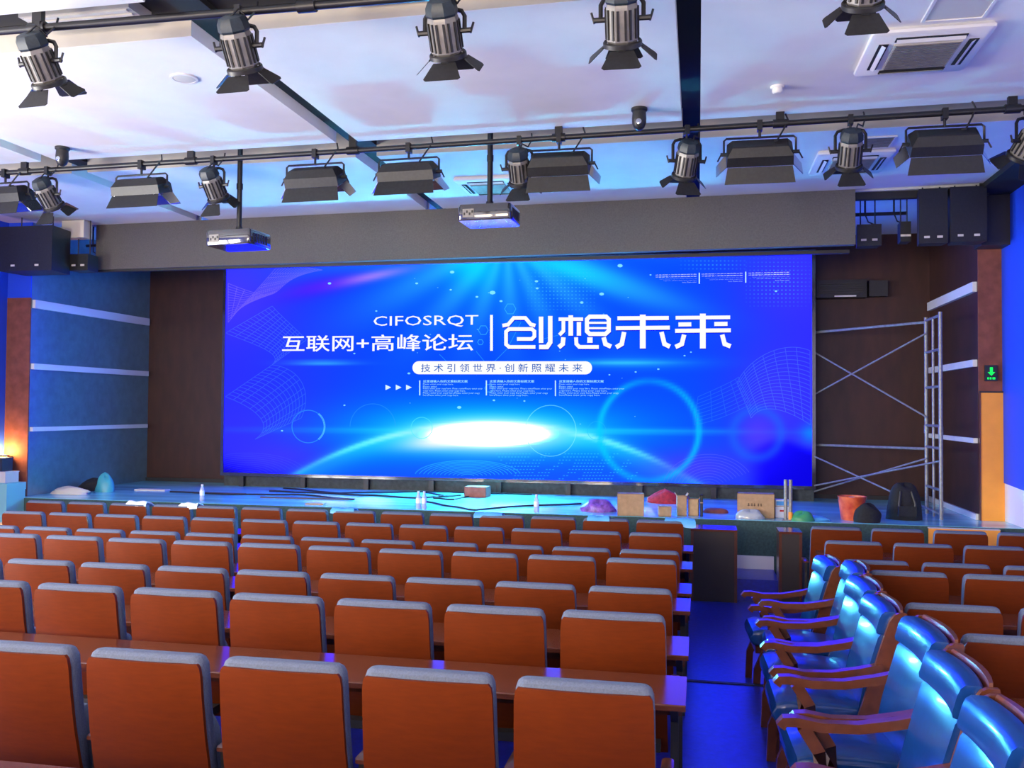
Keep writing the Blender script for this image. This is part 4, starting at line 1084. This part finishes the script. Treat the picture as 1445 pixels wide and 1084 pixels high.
def bottle(px, py, label, h=.23):
    q = P(px, py); r = empty('water_bottle', (q.x, q.y, SZ)); s = h/.23
    MB().lathe([(.028*s, 0), (.032*s, .006*s), (.032*s, .06*s), (.030*s, .07*s), (.032*s, .08*s), (.032*s, .145*s), (.024*s, .175*s), (.013*s, .195*s), (.013*s, .205*s)], 14).build('bottle_body', M['plastic'], r)
    MB().lathe([(.0325*s, .075*s), (.0328*s, .08*s), (.0328*s, .135*s), (.0325*s, .14*s)], 14).build('bottle_label', M['whitebag'], r)
    MB().lathe([(.015*s, .203*s), (.016*s, .205*s), (.016*s, .225*s), (.012*s, .228*s)], 12).build('cap', M['white'], r)
    tag(r, label, 'bottle', 'water bottles on the stage')
bottle(285, 707, 'water bottle standing alone at the left of the stage')
bottle(583, 721, 'left one of two water bottles side by side at mid stage')
bottle(592, 721, 'right one of two water bottles side by side at mid stage')
bottle(750, 728, 'water bottle at the stage edge right of the brown-red box')
for pts, lb in (([(400,690),(480,697),(600,694),(700,697),(760,694)], 'long black cable running across the stage behind the brown-red box'),
                ([(380,694),(430,696),(520,700),(590,704),(650,700)], 'black cable curving over the stage left of the bottles'),
                ([(600,709),(640,716),(668,722),(720,716),(820,712)], 'black cable looping in front of the brown-red box'),
                ([(240,695),(330,699),(420,699),(500,706)], 'thin dark cable at the left half of the stage'),
                ([(600,696),(625,700),(612,704),(640,706),(668,700)], 'tangle of thin black cable left of the brown-red box')):
    v = [P(a_, b_) + Vector((0, 0, .012)) for a_, b_ in pts]
    dense = []
    for i in range(len(v)-1):
        for k in range(6):
            t = k/6; dense.append(v[i]*(1-t)+v[i+1]*t + Vector((0, .03*math.sin(t*PI*2), 0)))
    dense.append(v[-1]); o0 = dense[0].copy()
    c = MB().tube([p_-o0 for p_ in dense], .012, 6).build('cable', M['cable']); c.location = o0
    tag(c, lb, 'cable', 'cables on the stage')
# boards and scraps lying on the stage
for px, py, w_, d_, m_, lb in ((215, 692, .5, .16, 'paleboard', 'flat pale board lying at the left of the stage'), (310, 697, .8, .05, 'dark', 'thin dark batten on the stage below the left screen edge'), (445, 712, .25, .10, 'card', 'scrap of brown cardboard on the stage'), (430, 704, 1.3, .05, 'dark', 'long dark batten lying on the stage')):
    q = P(px, py); b = MB().box(-w_/2, w_/2, -d_/2, d_/2, 0, .018).build('board', M[m_], smooth=False); b.location = (q.x, q.y, SZ); b.rotation_euler = (0, 0, .06)
    tag(b, lb, 'board')
# plastic on the front row backs
def drape(px, py, w_, h_, m_, label, seed):
    rnd = random.Random(seed); q = at(px, py, y=9.62); root = empty('plastic_sheet', (q.x, 9.62, .925)); rings = []
    for i in range(11):
        s = -1+2*i/10.; top_ = .036+.007*math.sin(i*.9+seed); ring = []
        for (y, z) in ((-.05, -h_*(.6+.2*math.sin(i*.7+seed))), (-.045, top_*.5), (.0, top_+.012), (.09, top_*.7), (.16, -h_*.8), (.155, -h_*.8), (.085, top_*.7-.010), (.0, top_), (-.038, top_*.4), (-.043, -h_*.6)):
            ring.append((s*w_/2 + .01*math.sin(i+y*30), y, z))
        rings.append(ring)
    MB().loft(rings).build('sheet', m_, root, ang=60); tag(root, label, 'plastic sheet', 'plastic on the front row')
drape(195, 707, .24, .03, M['whitebag'], 'white plastic bag on a front row seat back at left', 1)
drape(268, 711, .22, .03, M['whitebag'], 'pale plastic bag on the next front row seat to the right', 4)
drape(960, 732, .30, .06, M['bluebag'], 'light blue plastic sheet hanging over the aisle end of the front row', 2)
drape(845, 728, .22, .03, M['bluebag'], 'light blue plastic sheet over a front row seat left of the carton', 6)
drape(690, 724, .30, .02, M['bluebag'], 'thin blue plastic film over a front row seat below the brown-red box', 9)
drape(485, 717, .26, .02, M['bluebag'], 'thin blue plastic film over a front row seat below the screen centre left', 13)
# boxes at the far left wall
for (x0, x1, y0, y1, z0, z1, m_, lb, nm) in ((-9.62, -9.19, 10.75, 11.1, 0, 1.02, 'tealbox', 'pale teal cabinet at the left wall below the wall lamp', 'cabinet'), (-9.60, -9.30, 10.85, 11.1, 1.02, 1.17, 'paleboard', 'pale box on top of the teal cabinet at left', 'storage_box'), (-9.62, -9.40, 10.9, 11.1, 1.17, 1.36, 'dark', 'dark small case on the boxes under the wall lamp', 'case')):
    r = empty(nm, ((x0+x1)/2, (y0+y1)/2, z0)); w_, d_, h_ = (x1-x0)/2, (y1-y0)/2, z1-z0
    MB().box(-w_, w_, -d_, d_, 0, h_*.9).build('body', M[m_], r, smooth=False); MB().box(-w_-.006, w_+.006, -d_-.006, d_+.006, h_*.9, h_).build('lid', M[m_], r, smooth=False)
    tag(r, lb, 'box')
